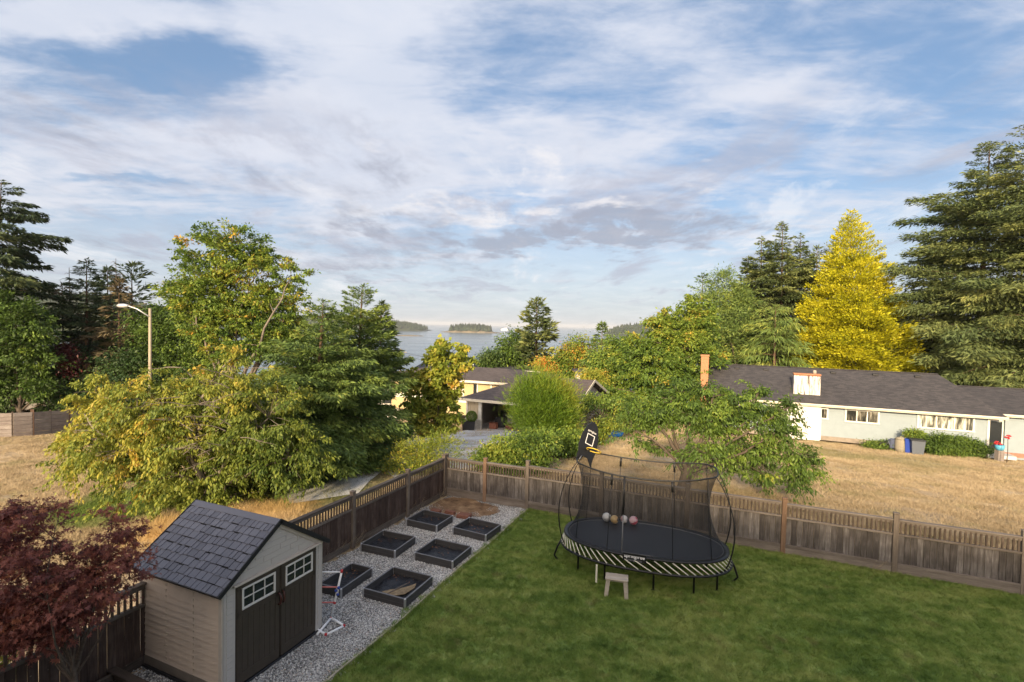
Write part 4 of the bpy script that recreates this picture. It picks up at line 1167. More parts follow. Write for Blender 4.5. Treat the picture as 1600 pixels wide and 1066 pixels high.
def right_house():
    A0 = 46.0
    bL = on_a(1112, 640, A0)[0]; bR, _ = on_a(1545, 690, A0)
    _, zE = on_a(1330, 641, A0); _, zG = on_a(1330, 692, A0)
    org = AB(A0, bL, zG)
    t = empty('ranch_house', org, 'long pale green single storey house with dark shingle roof across the dry field', 'house', rz=RZB)
    L = bR-bL; HE = zE-zG+.30; Dp = 9.2; HR = HE+2.42
    X = lambda px, py=650: on_a(px, py, A0)[0]-bL
    Z = lambda px, py: on_a(px, py, A0)[1]-zG
    xw = X(1281)
    MB().box((L/2, Dp/2, HE/2-.02), (L, Dp-.08, HE)).build('wall', M['siding'], t)
    lapped('siding', t, xw, L, .34, HE, 0.02, M['siding'])
    lapped('siding', t, 0, X(1234), .34, HE, 0.02, M['siding'])
    MB().box(((X(1234)+xw)/2, -.13, HE/2-.02), (xw-X(1234), .34, HE+.02)).build('chimney_breast', M['siding_white'], t)
    MB().box((L/2, .01, .17), (L-.02, .08, .34)).build('foundation', M['found'], t)
    MB().box((L-.06, -.02, HE/2), (.13, .06, HE)).build('corner_board', M['white_old'], t)
    MB().box((xw+.06, -.03, HE/2), (.10, .06, HE)).build('corner_board', M['white_old'], t)
    # roof: gable left, hipped right
    oh = .62; xr = X(1495, 640); e = HE
    def roof_mesh(x0, x1, xr1, e, hr, y0, y1, nm, par):
        ym = (y0+y1)/2
        vs = [(x0, y0, e), (x1, y0, e), (x1, y1, e), (x0, y1, e), (x0, ym, hr), (xr1, ym, hr)]
        vs2 = [(a, b, c-.16) for a, b, c in vs]
        fs = [(0, 1, 5, 4), (1, 2, 5), (2, 3, 4, 5)]
        fs2 = [(6+i for i in reversed(f)) for f in fs]
        mb = MB(); mb.addvf(vs+vs2, fs+[tuple(f) for f in fs2]+[(0, 4, 10, 6), (4, 3, 9, 10), (0, 6, 7, 1), (1, 7, 8, 2), (2, 8, 9, 3)])
        o = mb.build(nm, M['roof'], par)
        MB().box(((x0+x1)/2, y0-.012, e-.085), (x1-x0, .03, .19)).build('fascia', M['trim'], o)
        MB().box(((x0+x1)/2, y0-.07, e-.045), (x1-x0, .10, .11), bev=.02).build('gutter', M['trim'], o)
        MB().box(((x0+xr1)/2, ym, hr+.015), (xr1-x0, .25, .05), bev=.015).build('ridge_cap', M['roof'], o)
        return o
    rf = roof_mesh(-.45, L+.75, L-1.7, HE+.05, HR+.05, -oh, Dp+oh, 'roof', t)
    MB().addvf([(0, -.02, HE-.02), (0, Dp, HE-.02), (0, Dp/2, HR-.15), (.06, -.02, HE-.02), (.06, Dp, HE-.02), (.06, Dp/2, HR-.15)], [(0, 2, 1), (3, 4, 5), (0, 1, 4, 3), (1, 2, 5, 4), (2, 0, 3, 5)]).build('gable_wall', M['siding'], t)
    # right wing with its own lower roof
    x0 = L+.95; yw = .35
    MB().box((x0+6, yw+4.2, HE/2-.15), (12, 8.4, HE)).build('wing_wall', M['siding'], t)
    lapped('siding', t, x0, x0+12, .30, HE-.1, yw, M['siding'])
    MB().box((x0+6, yw+.01, .14), (12, .1, .30)).build('brick_plinth', plain('pink_brick', (.38, .17, .12), .9, var=.25, scale=6), t)
    w2 = roof_mesh(L-1.6, x0+14, x0+14, HE+.20, HR-.78, -.15, 9.0, 'wing_roof', t)
    # recessed doorway between the two, with the storm door
    MB().box((L+.47, .66, HE/2-.02), (.96, .06, HE)).build('porch_wall', M['siding'], t)
    dr = MB().box((L+.47, .60, 1.30), (.80, .04, 2.05)).build('door', M['dark_glass'], t)
    for x in (L+.03, L+.91): MB().box((x, .55, 1.32), (.09, .09, 2.2)).build('door_frame', M['white_old'], dr)
    MB().box((L+.47, .55, 2.44), (.97, .09, .09)).build('door_frame', M['white_old'], dr); MB().box((L+.47, .55, .28), (.97, .09, .12)).build('door_frame', M['white_old'], dr)
    MB().box((L+.5, -.1, .10), (1.5, 1.2, .24)).build('step', M['concrete'], t)
    # windows, read off the wall plane
    win(t, X(1280.5), X(1294), Z(1287, 655), Z(1287, 637), -.002, 1, 'house_glass')
    win(t, X(1320), X(1374), Z(1347, 661), Z(1347, 640.5), 0, 3, 'house_glass')
    win(t, X(1433), X(1523), Z(1478, 672), Z(1478, 648.5), 0, 3, 'curtain_glass')
    win(t, X(1136), X(1156), Z(1146, 650), Z(1146, 626), 0, 1, 'house_glass')
    win(t, X(1200), X(1232), Z(1216, 655), Z(1216, 633), 0, 1, 'house_glass')
    MB().box((X(1291), -.04, Z(1291, 686)), (.42, .04, .18)).build('vent_grille', M['found'], t)
    # chimneys
    yc = (Dp)/2
    cx = (X(1238)+X(1279))/2
    Yc = org.y+1; 
    ch = MB().box((0, 0, 0), (1.85, .85, 2.1), bev=.01).build('chimney', M['chimney'], t, (cx+.1, 1.0, HE+1.15))
    MB().box((0, 0, 1.06), (1.92, .92, .09), bev=.01).build('chimney_cap', M['brick'], ch)
    MB().lathe([(.13, 0), (.13, .22), (.09, .30)], 12, (.55, 0, 1.10)).build('flue_pot', M['stool'], ch)
    bc = MB().box((0, 0, 0), (.62, .75, 4.6), bev=.01).build('brick_chimney', M['brick'], t, (-.75, 2.2, HE+1.0))
    MB().box((0, 0, 2.32), (.72, .85, .14), bev=.01).build('chimney_cap', M['brick'], bc)
    MB().box((0, 0, 2.05), (.68, .80, .08), bev=.01).build('brick_course', M['brick'], bc)
    # ridge vents
    ym = Dp/2
    for px in (1152, 1196, 1300, 1365, 1430):
        x = on_a(px, 580, A0+ym)[0]-bL
        v = MB().box((x, ym-.55, HR-.20), (.42, .42, .16), bev=.03).build('roof_vent', M['black'], rf)
    for x in (L+3.4, L+9): MB().box((x, ym-.5, HR-.98), (.42, .42, .16), bev=.03).build('roof_vent', M['black'], w2)
    return org, bL, A0
RH_ORG, RH_B, RH_A = right_house()

# ------------------------------------------------ bins and things along that house
def wallpos(px, py, out):
    a_ = RH_A-out; b_, z_ = on_a(px, py, a_); p = AB(a_, b_); p.z = gz(p.x, p.y)-.02; return p
M['bin_grey'] = plain('grey_bin', (.10, .115, .14), .5, var=.06); M['bin_blue'] = plain('blue_bin', (.015, .05, .32), .45, var=.06)
M['bin_lid'] = plain('bin_lid', (.035, .038, .042), .5, var=.06); M['wicker'] = plain('old_cylinder', (.27, .24, .18), .9, var=.3, scale=16, bmp=.5)
def wheelie(label, p, body, lid, w=.62, h=1.0):
    t = empty('wheeled_bin', p, label, 'bin', rz=RZB)
    mb = MB(); b_, tp = w*.40, w*.5
    vs = [(-b_, -b_, .06), (b_, -b_, .06), (b_, b_, .06), (-b_, b_, .06), (-tp, -tp, h), (tp, -tp, h), (tp, tp, h), (-tp, tp, h)]
    mb.addvf(vs, [(0, 3, 2, 1), (4, 5, 6, 7), (0, 1, 5, 4), (1, 2, 6, 5), (2, 3, 7, 6), (3, 0, 4, 7)]); mb.build('body', body, t)
    MB().box((0, -.01, h+.035), (w*1.1, w*1.12, .07), bev=.025).build('lid', lid, t)
    MB().tube([(-w*.42, w*.58, h+.02), (w*.42, w*.58, h+.02)], .02, 6).build('handle', lid, t)
    for x in (-1, 1): MB().tube([(x*w*.40, w*.36, .10), (x*w*.48, w*.36, .10)], .10, 12).build('wheel', M['black'], t)
wheelie('grey wheeled bin with black lid beside the hedge at the pale green house', wallpos(1432, 707, 2.2), M['bin_grey'], M['bin_lid'], .78, 1.0)
wheelie('bright blue bin between the grey wheeled bin and the tan barrel', wallpos(1419, 704, 1.9), M['bin_blue'], M['bin_blue'], .52, .95)
t = empty('barrel', wallpos(1407, 702, 1.7), 'tan round barrel with a domed lid by the house wall', 'barrel')
MB().lathe([(.33, 0), (.37, .3), (.36, .8), (.33, .92)], 18).build('body', M['wicker'], t); MB().lathe([(.36, .92), (.30, 1.02), (.12, 1.08), (.04, 1.12)], 18).build('lid', M['wicker'], t)
t = empty('wrapped_bicycle', wallpos(1394, 700, 1.6), 'dark bicycle leaning under a blue cover left of the barrel', 'bicycle', rz=RZB)
for x in (-.45, .35):
    w_ = MB().tube([(x+.30*cos(q), -.05, .32+.30*sin(q)) for q in np.linspace(0, 2*pi, 21)[:-1]], .025, 6, closed=True).build('wheel', M['black'], t)
MB().tube([(-.45, -.05, .32), (-.1, -.05, .85), (.35, -.05, .32), (-.1, -.05, .30), (-.3, -.05, .8)], .022, 6).build('frame', M['bin_grey'], t)
MB().box((.05, 0, .55), (.5, .18, .75), bev=.12).build('cover', plain('navy_cover', (.06, .075, .13), .7, var=.3, scale=5), t)

# house door ornaments: blue flower pot and pinwheels on stakes, near the doorway
t = empty('flower_pot', wallpos(1561, 718, 1.4)+Vector((0, 0, .75)), 'light blue pot with red flowers on a stand by the open doorway', 'flower pot')
MB().lathe([(.17, 0), (.24, .12), (.27, .34), (.25, .35)], 14).build('pot', plain('turquoise_pot', (.10, .38, .55), .4), t)
mb = MB(); rr = random.Random(8)
for k in range(22):
    mb.box((rr.uniform(-.3, .15), rr.uniform(-.2, .2), .42+rr.uniform(-.05, .16)), (.09, .09, .07), rz=rr.random()*3, bev=.02)
props(mb.build('flowers', M['red'], t), kind='stuff')
MB().box((0, 0, -.38), (.40, .34, .76), bev=.02).build('stand', M['plank_grey'], t)
t = empty('rose_bush', wallpos(1573, 722, 2.4), 'tall red rose on a leafy stem right of the doorway', 'rose')
MB().tube([(0, 0, 0), (.03, 0, .8), (0, 0, 1.7)], [.03, .02, .015], 6).build('stem', M['timber'], t)
mb = MB()
for k in range(9): mb.box((rr.uniform(-.14, .14), rr.uniform(-.1, .1), 1.72+rr.uniform(-.08, .12)), (.11, .11, .09), rz=rr.random()*3, bev=.03)
mb.build('bloom', M['red'], t)

# ================================================================== GARAGE HOUSE BELOW
M['cream_wall'] = plain('yellow_cream_board', (.52, .44, .32), .7, var=.05); M['ochre_wall'] = plain('ochre_board', (.47, .37, .20), .7, var=.07)
M['grey_wall'] = plain('mid_grey_wall', (.36, .33, .31), .8, var=.1); M['stone_clad'] = plain('pale_stone', (.62, .58, .52), .9, var=.2, scale=9)  # one even grey for the garage sides and some distant houses
def garage_house():
    p0 = gnd(729, 671); a0, b0 = toab(p0.x, p0.y); zg = p0.z
    t = empty('garage_house', AB(a0, b0, zg), 'cream house with brown hipped roof and an open garage below the garden', 'house', rz=RZB)
    X = lambda px, py=650, da=0: on_a(px, py, a0+da)[0]-b0
    Z = lambda px, py, da=0: on_a(px, py, a0+da)[1]-zg
    HE = Z(747, 625)+.10
    xL, xR = X(729), X(893); xo0, xo1 = X(752), X(862)
    W = xR-xL; Dp = 9.0
    # front wall in pieces round the opening
    MB().box(((xL+xo0)/2, .09, HE/2), (xo0-xL, .18, HE)).build('wall', M['cream_wall'], t)
    MB().box(((xo1+xR)/2, .09, HE/2), (xR-xo1, .18, HE)).build('wall', M['cream_wall'], t)
    for i in range(1, 4): MB().box((xL+(xo0-xL)*i/4, -.012, 1.65), (.05, .03, 1.7)).build('batten', M['cream_wall'], t)
    MB().box(((xL+xo0)/2, -.04, .42), (xo0-xL+.06, .10, .84), bev=.02).build('stone_base', M['stone_clad'], t)
    MB().box(((xL+xo0)/2, -.07, .88), (xo0-xL+.14, .2, .08), bev=.01).build('stone_cap', M['white_old'], t)
    MB().box((xo0-.10, -.03, HE/2), (.26, .12, HE-.02)).build('door_jamb', M['white_old'], t)
    MB().box((xL+.06, -.03, HE/2+.5), (.14, .10, HE-1.2)).build('corner_board', M['white_old'], t)
    MB().box(((xo0+xo1)/2, .09, HE-.10), (xo1-xo0, .16, .24)).build('lintel', M['white_old'], t)
    MB().box((xL+.09, Dp/2, HE/2), (.18, Dp-.4, HE)).build('wall', M['grey_wall'], t)
    MB().box((xR-.09, Dp/2, HE/2), (.18, Dp-.4, HE)).build('side_wall', M['grey_wall'], t)
    MB().box(((xL+xR)/2, Dp-.1, HE/2), (W-.4, .18, HE)).build('back_wall', M['white_old'], t)
    MB().box(((xL+xR)/2, Dp/2, -.02), (W-.3, Dp, .10)).build('floor', M['concrete'], t)
    MB().box((xR-.04, Dp-.1, HE/2), (.14, .2, HE)).build('corner_board', M['white_old'], t)
    # roof: gable to the right, hip to the left
    ox = .5; HR = HE+1.55; ym = Dp/2
    vs = [(xL-ox, -ox, HE), (xR+ox, -ox, HE), (xR+ox, Dp+ox, HE), (xL-ox, Dp+ox, HE), (xL-ox+4.2, ym, HR), (xR+ox, ym, HR)]
    vs2 = [(a, b, c-.14) for a, b, c in vs]
    mb = MB(); mb.addvf(vs+vs2, [(0, 1, 5, 4), (2, 3, 4, 5), (3, 0, 4), (7, 6, 10, 11), (9, 8, 11, 10), (6, 9, 10), (1, 7, 11, 5), (5, 11, 8, 2), (0, 6, 7, 1), (2, 8, 9, 3), (3, 9, 6, 0)])
    rf = mb.build('roof', M['roof_brown'], t)
    MB().box(((xL+xR)/2, -ox-.02, HE-.08), (W+2*ox, .04, .20)).build('fascia', M['trim'], rf)
    MB().box((xL-ox-.02, Dp/2, HE-.08), (.04, Dp+2*ox, .20)).build('fascia', M['trim'], rf)
    for s in (-1, 1):
        MB().bar((xR+ox+.02, ym, HR-.06), (xR+ox+.02, ym+s*(ym+ox), HE-.06), .05, .20).build('bargeboard', M['trim'], rf)
    MB().addvf([(xR-.02, .1, HE-.1), (xR-.02, Dp, HE-.1), (xR-.02, ym, HR-.2), (xR-.1, .1, HE-.1), (xR-.1, Dp, HE-.1), (xR-.1, ym, HR-.2)], [(0, 1, 2), (3, 5, 4), (0, 3, 4, 1), (1, 4, 5, 2), (2, 5, 3, 0)]).build('gable_wall', M['grey_wall'], t)
    # main body behind and to the left
    da = 5.5
    x0, x1 = X(612, 600, da), X(792, 600, da); z1 = Z(740, 594.5, da); z0 = 0.0
    MB().box(((x0+x1)/2, da+4, z1/2), (x1-x0, 8, z1)).build('main_wall', M['ochre_wall'], t)
    for px in (724, 746, 768, 782, 700, 680, 660): MB().box((X(px, 600, da), da-.02, z1-.9), (.16, .08, 1.8)).build('batten', M['white_old'], t)
    MB().box(((x0+x1)/2, da-.03, z1-.12), (x1-x0, .10, .24)).build('trim_board', M['white_old'], t)
    MB().box(((x0+x1)/2, da-.03, z1-1.9), (x1-x0, .10, .40)).build('trim_board', M['white_old'], t)
    w_ = MB().box((X(743, 600, da), da-.03, z1-1.0), (.34, .08, 1.35)).build('window', M['dark_glass'], t)
    hr = Z(760, 574, da+4.5); xx0, xx1 = x0-.7, x1+.7+1.2
    vs = [(xx0, da-.7, z1+.05), (xx1, da-.7, z1+.05), (xx1, da+9, z1+.05), (xx0, da+9, z1+.05), (xx0+3.5, da+4.2, hr), (xx1-3.9, da+4.2, hr)]
    vs2 = [(a, b, c-.14) for a, b, c in vs]
    mb = MB(); mb.addvf(vs+vs2, [(0, 1, 5, 4), (1, 2, 5), (2, 3, 4, 5), (3, 0, 4), (6, 9, 8, 7), (0, 6, 7, 1), (1, 7, 8, 2), (2, 8, 9, 3), (3, 9, 6, 0)])
    r2 = mb.build('main_roof', M['roof_brown'], t)
    MB().box(((xx0+xx1)/2, da-.72, z1-.04), (xx1-xx0, .04, .20)).build('fascia', M['trim'], r2)
    MB().lathe([(.05, 0), (.05, .35)], 8, (X(742, 585, da+2), da+1.6, z1+1.0)).build('vent_pipe', M['white'], r2)
    # clutter in the open garage, all sitting on its floor
    rr = random.Random(9)
    cols = [((.30, .12, .08), 'rusty brown'), ((.05, .05, .06), 'black'), ((.35, .33, .30), 'grey'), ((.16, .17, .22), 'dark blue'), ((.45, .42, .38), 'pale'), ((.25, .10, .07), 'maroon'), ((.03, .03, .03), 'charcoal'), ((.20, .13, .09), 'tan')]
    spots = [(xo0+.55, 1.1, .6, .55), (xo0+.7, 2.2, .8, .9), (xo0+1.4, 2.8, .9, 1.1), (xo0+2.3, 3.6, 1.1, 1.5), (xo0+3.2, 4.4, .8, 1.7), (xo0+1.7, 1.7, .6, .4), (xo0+.45, 3.4, .6, 1.2), (xo0+2.7, 2.6, .7, .7)]
    where = ['just inside the garage opening', 'second in from the garage door jamb', 'in the middle of the pile in the garage', 'tall one at the back of the garage', 'tallest at the garage back wall', 'low at the front of the garage pile', 'against the left wall inside the garage', 'right end of the garage pile']
    for (x, y, w, h), (c_, nm), wh in zip(spots, cols, where):
        q = empty('storage_box', t.matrix_basis @ Vector((x, y, .03)) if False else AB(a0+y, b0+x, zg+.03), nm+' storage box '+wh, 'box', 'boxes stored in the open garage', RZB+rr.uniform(-.4, .4))
        MB().box((0, 0, h*.42), (w, w*.8, h*.84), bev=.04).build('body', plain('box_'+nm.replace(' ', '_'), c_, .7, var=.2), q)
        MB().box((0, 0, h*.88), (w*1.05, w*.85, h*.10), bev=.03).build('lid', plain('box_lid', tuple(v*.7 for v in c_), .6), q)
    return t, a0, b0, zg, X
m = M['roof'].copy(); m.name = 'brown_shingle_roof'
for nd in m.node_tree.nodes:
    if nd.type == 'VALTORGB':
        for e, c in zip(nd.color_ramp.elements, [(.060, .048, .045), (.10, .080, .075), (.15, .125, .115)]): e.color = (*c, 1)
M['roof_brown'] = m
GH, GA, GB, GZ, GX = garage_house()
def tall_planter(label, px, ball):
    b_ = on_a(px, 665, GA-.75)[0]; t = empty('tall_planter', AB(GA-.75, b_, GZ+.02), label, 'planter', 'dark planters by the garage')
    MB().addvf([(-.2, -.2, 0), (.2, -.2, 0), (.2, .2, 0), (-.2, .2, 0), (-.28, -.28, .85), (.28, -.28, .85), (.28, .28, .85), (-.28, .28, .85)],
               [(0, 3, 2, 1), (4, 5, 6, 7), (0, 1, 5, 4), (1, 2, 6, 5), (2, 3, 7, 6), (3, 0, 4, 7)]).build('pot', M['black'], t)
    return t
PL1 = tall_planter('tall black square planter at the left of the garage corner', 727.5, False)
PL2 = tall_planter('black planter holding a round clipped green shrub by the garage', 736.5, True)

# ------------------------------------------------ more distant houses
M['slate'] = plain('dark_slate_roof', (.060, .060, .072), .7, var=.15, scale=2)
def far_house(label, pxl, pxr, y_top, y_eave, Y, depth, wallm, roofm, flat=False, windows=0, name='distant_house', drop=3.0, left_slant=0):
    c0, c1 = at(pxl, y_eave, Y), at(pxr, y_eave, Y); ze = (c0.z+c1.z)/2; zt = at((pxl+pxr)/2, y_top, Y+depth/2).z
    W = c1.x-c0.x; zb = min(gz(c0.x, Y), ze-drop)
    t = empty(name, (c0.x, Y, zb), label, 'house')
    H = ze-zb
    MB().box((W/2, depth/2, H/2), (W-.6, depth-.6, H)).build('wall', wallm, t)
    if flat:
        mb = MB(); mb.addvf([(0, 0, H), (W, 0, H), (W, depth, H+(zt-ze)), (0, depth, H+(zt-ze)), (0, 0, H-.4), (W, 0, H-.4), (W, depth, H-.4), (0, depth, H-.4)], [(0, 1, 2, 3), (4, 7, 6, 5), (0, 4, 5, 1), (1, 5, 6, 2), (2, 6, 7, 3), (3, 7, 4, 0)])
        rf = mb.build('roof', roofm, t)
        for i in range(4): MB().lathe([(.22, 0), (.22, .4), (.3, .45), (.1, .6)], 10, (W*(.42+.13*i), depth*.7, H+(zt-ze)*.72)).build('roof_vent', M['white'], rf)
    else:
        h = zt-ze; ins = min(W*.35, depth*.6)
        vs = [(0, 0, H), (W, 0, H), (W, depth, H), (0, depth, H), (ins, depth/2, H+h), (W-ins, depth/2, H+h)]
        mb = MB(); mb.addvf(vs, [(0, 1, 5, 4), (1, 2, 5), (2, 3, 4, 5), (3, 0, 4), (0, 3, 2, 1)]); rf = mb.build('roof', roofm, t)
    MB().box((W/2, -.03, H-.12), (W, .06, .26)).build('fascia', M['white_old'], rf)
    for i in range(windows):
        x = W*(i+.6)/(windows+.2); w = MB().box((x, .26, H-1.4), (1.5, .12, 1.5)).build('window', M['white_old'], t)
        MB().box((x, .19, H-1.4), (1.25, .06, 1.25)).build('pane', M['dark_glass'], w)
    return t
far_house('dark slate roofed house seen through the yellow maple by the water', 636, 745, 553, 582, 72, 12, M['grey_wall'], M['slate'], windows=3)
far_house('low flat roofed dark house with small white vents in front of the tall fir', 772, 905, 568, 580, 66, 12, M['grey_wall'], M['slate'], flat=True, windows=4)
far_house('black roof edge of a house behind the low vented one', 690, 742, 566, 580, 62, 8, M['cream_wall'], M['slate'], windows=1)
def tower_house():
    c = at(911, 580, 60); zb = gz(c.x, 60); H = c.z-zb
    t = empty('small_cream_building', (c.x, 60, zb), 'small cream porch tower with dark flat roof between the trees', 'building')
    w = 1.6; MB().box((0, 0, H/2), (w, 1.5, H)).build('wall', M['stone_clad'], t)
    MB().box((0, 0, H+.10), (w+.8, 2.2, .22)).build('roof', M['slate'], t)
    f = MB().box((.25, -.76, H-.95), (.9, .05, 1.3)).build('window', M['dark_glass'], t)
tower_house()
far_house('teal sided house glimpsed behind the tall firs at the right', 1395, 1450, 505, 512, 95, 9, plain('teal_wall', (.05, .13, .17), .7), M['slate'], windows=2, name='teal_house', drop=9)
far_house('white house glimpsed low behind the big fir at the far right', 1508, 1536, 568, 574, 75, 8, M['siding_white'], M['slate'], windows=1, name='white_house', drop=4)
far_house('brown gabled roof showing through the dark fir on the left', 585, 628, 584, 600, 52, 8, M['white_old'], M['roof_brown'], windows=1, drop=3)
# cream shed roof corner, street lamps, poles
M['pole'] = wood('pole_wood', [(.25, (.20, .165, .12)), (.5, (.32, .27, .20)), (.75, (.42, .37, .29))], 2)
M['galv'] = plain('galvanised', (.50, .51, .52), .4, metal=.5, var=.06)
def lamp(label, px, y_top, Y, arm_dx, arm_rise, h_under=0.0, rad=.105, cat='street lamp'):
    c = at(px, y_top, Y); zb = gz(c.x, c.y); t = empty('street_lamp', (c.x, c.y, zb), label, cat)
    H = c.z-zb
    MB().tube([(0, 0, -.3), (0, 0, H)], [rad*1.2, rad*.9], 10).build('pole', M['pole'] if rad > .09 else M['galv'], t)
    L = arm_dx; pts = [(0, -.1, H-.15*abs(L)-.35), (L*.5, -.1, H+arm_rise*.55-.15), (L*.85, -.1, H+arm_rise-.02), (L, -.1, H+arm_rise)]
    arm = MB().tube(pts, .045, 8).build('arm', M['galv'], t)
    MB().lathe([(.05, -.5), (.14, -.35), (.17, 0), (.12, .3), (.03, .4)], 10, (0, 0, 0), Matrix.Translation((L*1.08, -.1, H+arm_rise)) @ Matrix.Rotation(pi/2, 4, 'Y')).build('lamp_head', M['galv'], arm)
lamp('wooden street lamp pole with a pale arm left of the tall maple', 234.5, 482, 38, -1.75, .15)
lamp('distant thin street lamp poking out of the conifers left of the bay', 586, 530, 60, 1.1, .2, rad=.07)
def pole(label, px, y_top, Y):
    c = at(px, y_top, Y); zb = gz(c.x, c.y); t = empty('utility_pole', (c.x, c.y, zb), label, 'utility pole', 'utility poles down the slope')
    MB().tube([(0, 0, -.3), (0, 0, c.z-zb)], [.17, .12], 8).build('pole', M['pole'], t)
    MB().bar((-.9, 0, c.z-zb-.5), (.9, 0, c.z-zb-.5), .1, .1).build('crossarm', M['pole'], t)
    return Vector(c)
P1 = pole('utility pole between the round bush and the brown tree down the slope', 872, 554, 72)
P2 = pole('utility pole beside the small conifer right of the bay view', 940, 532, 70)
P3 = pole('grey utility pole left of the dark slate roof', 626, 545, 75)
mb = MB()
for (u, w) in ((P1, P2), (P3, P1)):
    for dz in (0, .5):
        pts = [u.lerp(w, i/14)+Vector((0, 0, -.5-dz-1.2*sin(pi*i/14))) for i in range(15)]; mb.tube(pts, .022, 4)
props(mb.build('power_lines', M['bin_lid']), 'thin power lines strung between the utility poles down the slope', 'power line')

# blue paddling pool on the dry grass beyond the trampoline
g = gnd(955, 682); t = empty('paddling_pool', g+Vector((0, 0, .02)), 'small bright blue plastic paddling pool on the dry grass near the bushes', 'paddling pool')
M['pool'] = plain('blue_pool', (.02, .20, .55), .35, var=.15)
MB().lathe([(.70, 0), (.82, .10), (.86, .26), (.82, .27), (.76, .12), (.05, .06)], 26, sy=.7).build('basin', M['pool'], t)
MB().tube([(.84*cos(q), .59*sin(q), .27) for q in np.linspace(0, 2*pi, 27)[:-1]], .03, 6, closed=True).build('rim', M['pool'], t)
# ================================================================== VEGETATION
def unit(v): return v/np.maximum(np.linalg.norm(v, axis=-1, keepdims=True), 1e-6)
def kites(P, D, N, L, Wd, fold=.12):
    """leaf quads: base P, pointing along D, facing N"""
    S = unit(np.cross(D, N)); N2 = unit(np.cross(S, D)); L = L[:, None]; Wd = Wd[:, None]
    a = P; b = P + D*L*.45 + S*Wd*.5 + N2*Wd*fold; c = P + D*L; d = P + D*L*.45 - S*Wd*.5 + N2*Wd*fold
    n = len(P); V = np.stack([a, b, c, d], 1).reshape(-1, 3); F = np.arange(4*n).reshape(n, 4)
    return V, F
def palmate(P, D, N, L, Wd):
    S = unit(np.cross(D, N)); Vs = []; 
    for ang, k in ((0, 1), (.7, .85), (-.7, .85), (1.45, .6), (-1.45, .6)):
        d = D*cos(ang)+S*sin(ang); V, F = kites(P, d, N, L*k, Wd, .05); Vs.append(V)
    V = np.concatenate(Vs); return V, np.arange(len(V)).reshape(-1, 4)
def lobe_points(rng, lobes, n, outer=2.4, flat_back=1.0):
    """cluster centres inside lumpy ellipsoids ; lobes rows = cx,cy,cz,rx,ry,rz"""
    lobes = np.array(lobes, float); w = lobes[:, 3]*lobes[:, 5]*np.sqrt(lobes[:, 4]); idx = rng.choice(len(lobes), n, p=w/w.sum())
    d = unit(rng.normal(size=(n, 3))); r = rng.rand(n)**(1/outer)
    nb = 9; bd = unit(rng.normal(size=(len(lobes), nb, 3))); ba = rng.uniform(-.42, .38, (len(lobes), nb))
    dots = np.einsum('ij,ikj->ik', d, bd[idx]); bumpv = (np.clip(dots, 0, 1)**3*ba[idx]).sum(1)
    r = r*(1+np.clip(bumpv, -.55, .45))
    P = lobes[idx, :3] + d*r[:, None]*lobes[idx, 3:]
    return P, idx, d, r
class Skel:
    def __init__(s): s.mb = MB(); s.nodes = []
    def limb(s, p, q, r0, r1, rr, n=6, bend=.12, rec=True, sides=6):
        p, q = Vector(p), Vector(q); L = (q-p).length; pts = []; off = Vector((rr.uniform(-1, 1), rr.uniform(-1, 1), rr.uniform(.1, .8)))*L*bend
        for i in range(n+1):
            u = i/n; pts.append(p.lerp(q, u)+off*sin(pi*u)*1.0+Vector((rr.uniform(-1, 1), rr.uniform(-1, 1), 0))*L*.015*(0 < i < n))
        rad = [r0+(r1-r0)*(i/n)**.8 for i in range(n+1)]
        s.mb.tube(pts, rad, sides, cap=False)
        if rec: s.nodes += [(x, rr_) for x, rr_ in zip(pts[1:], rad[1:])]
        return pts

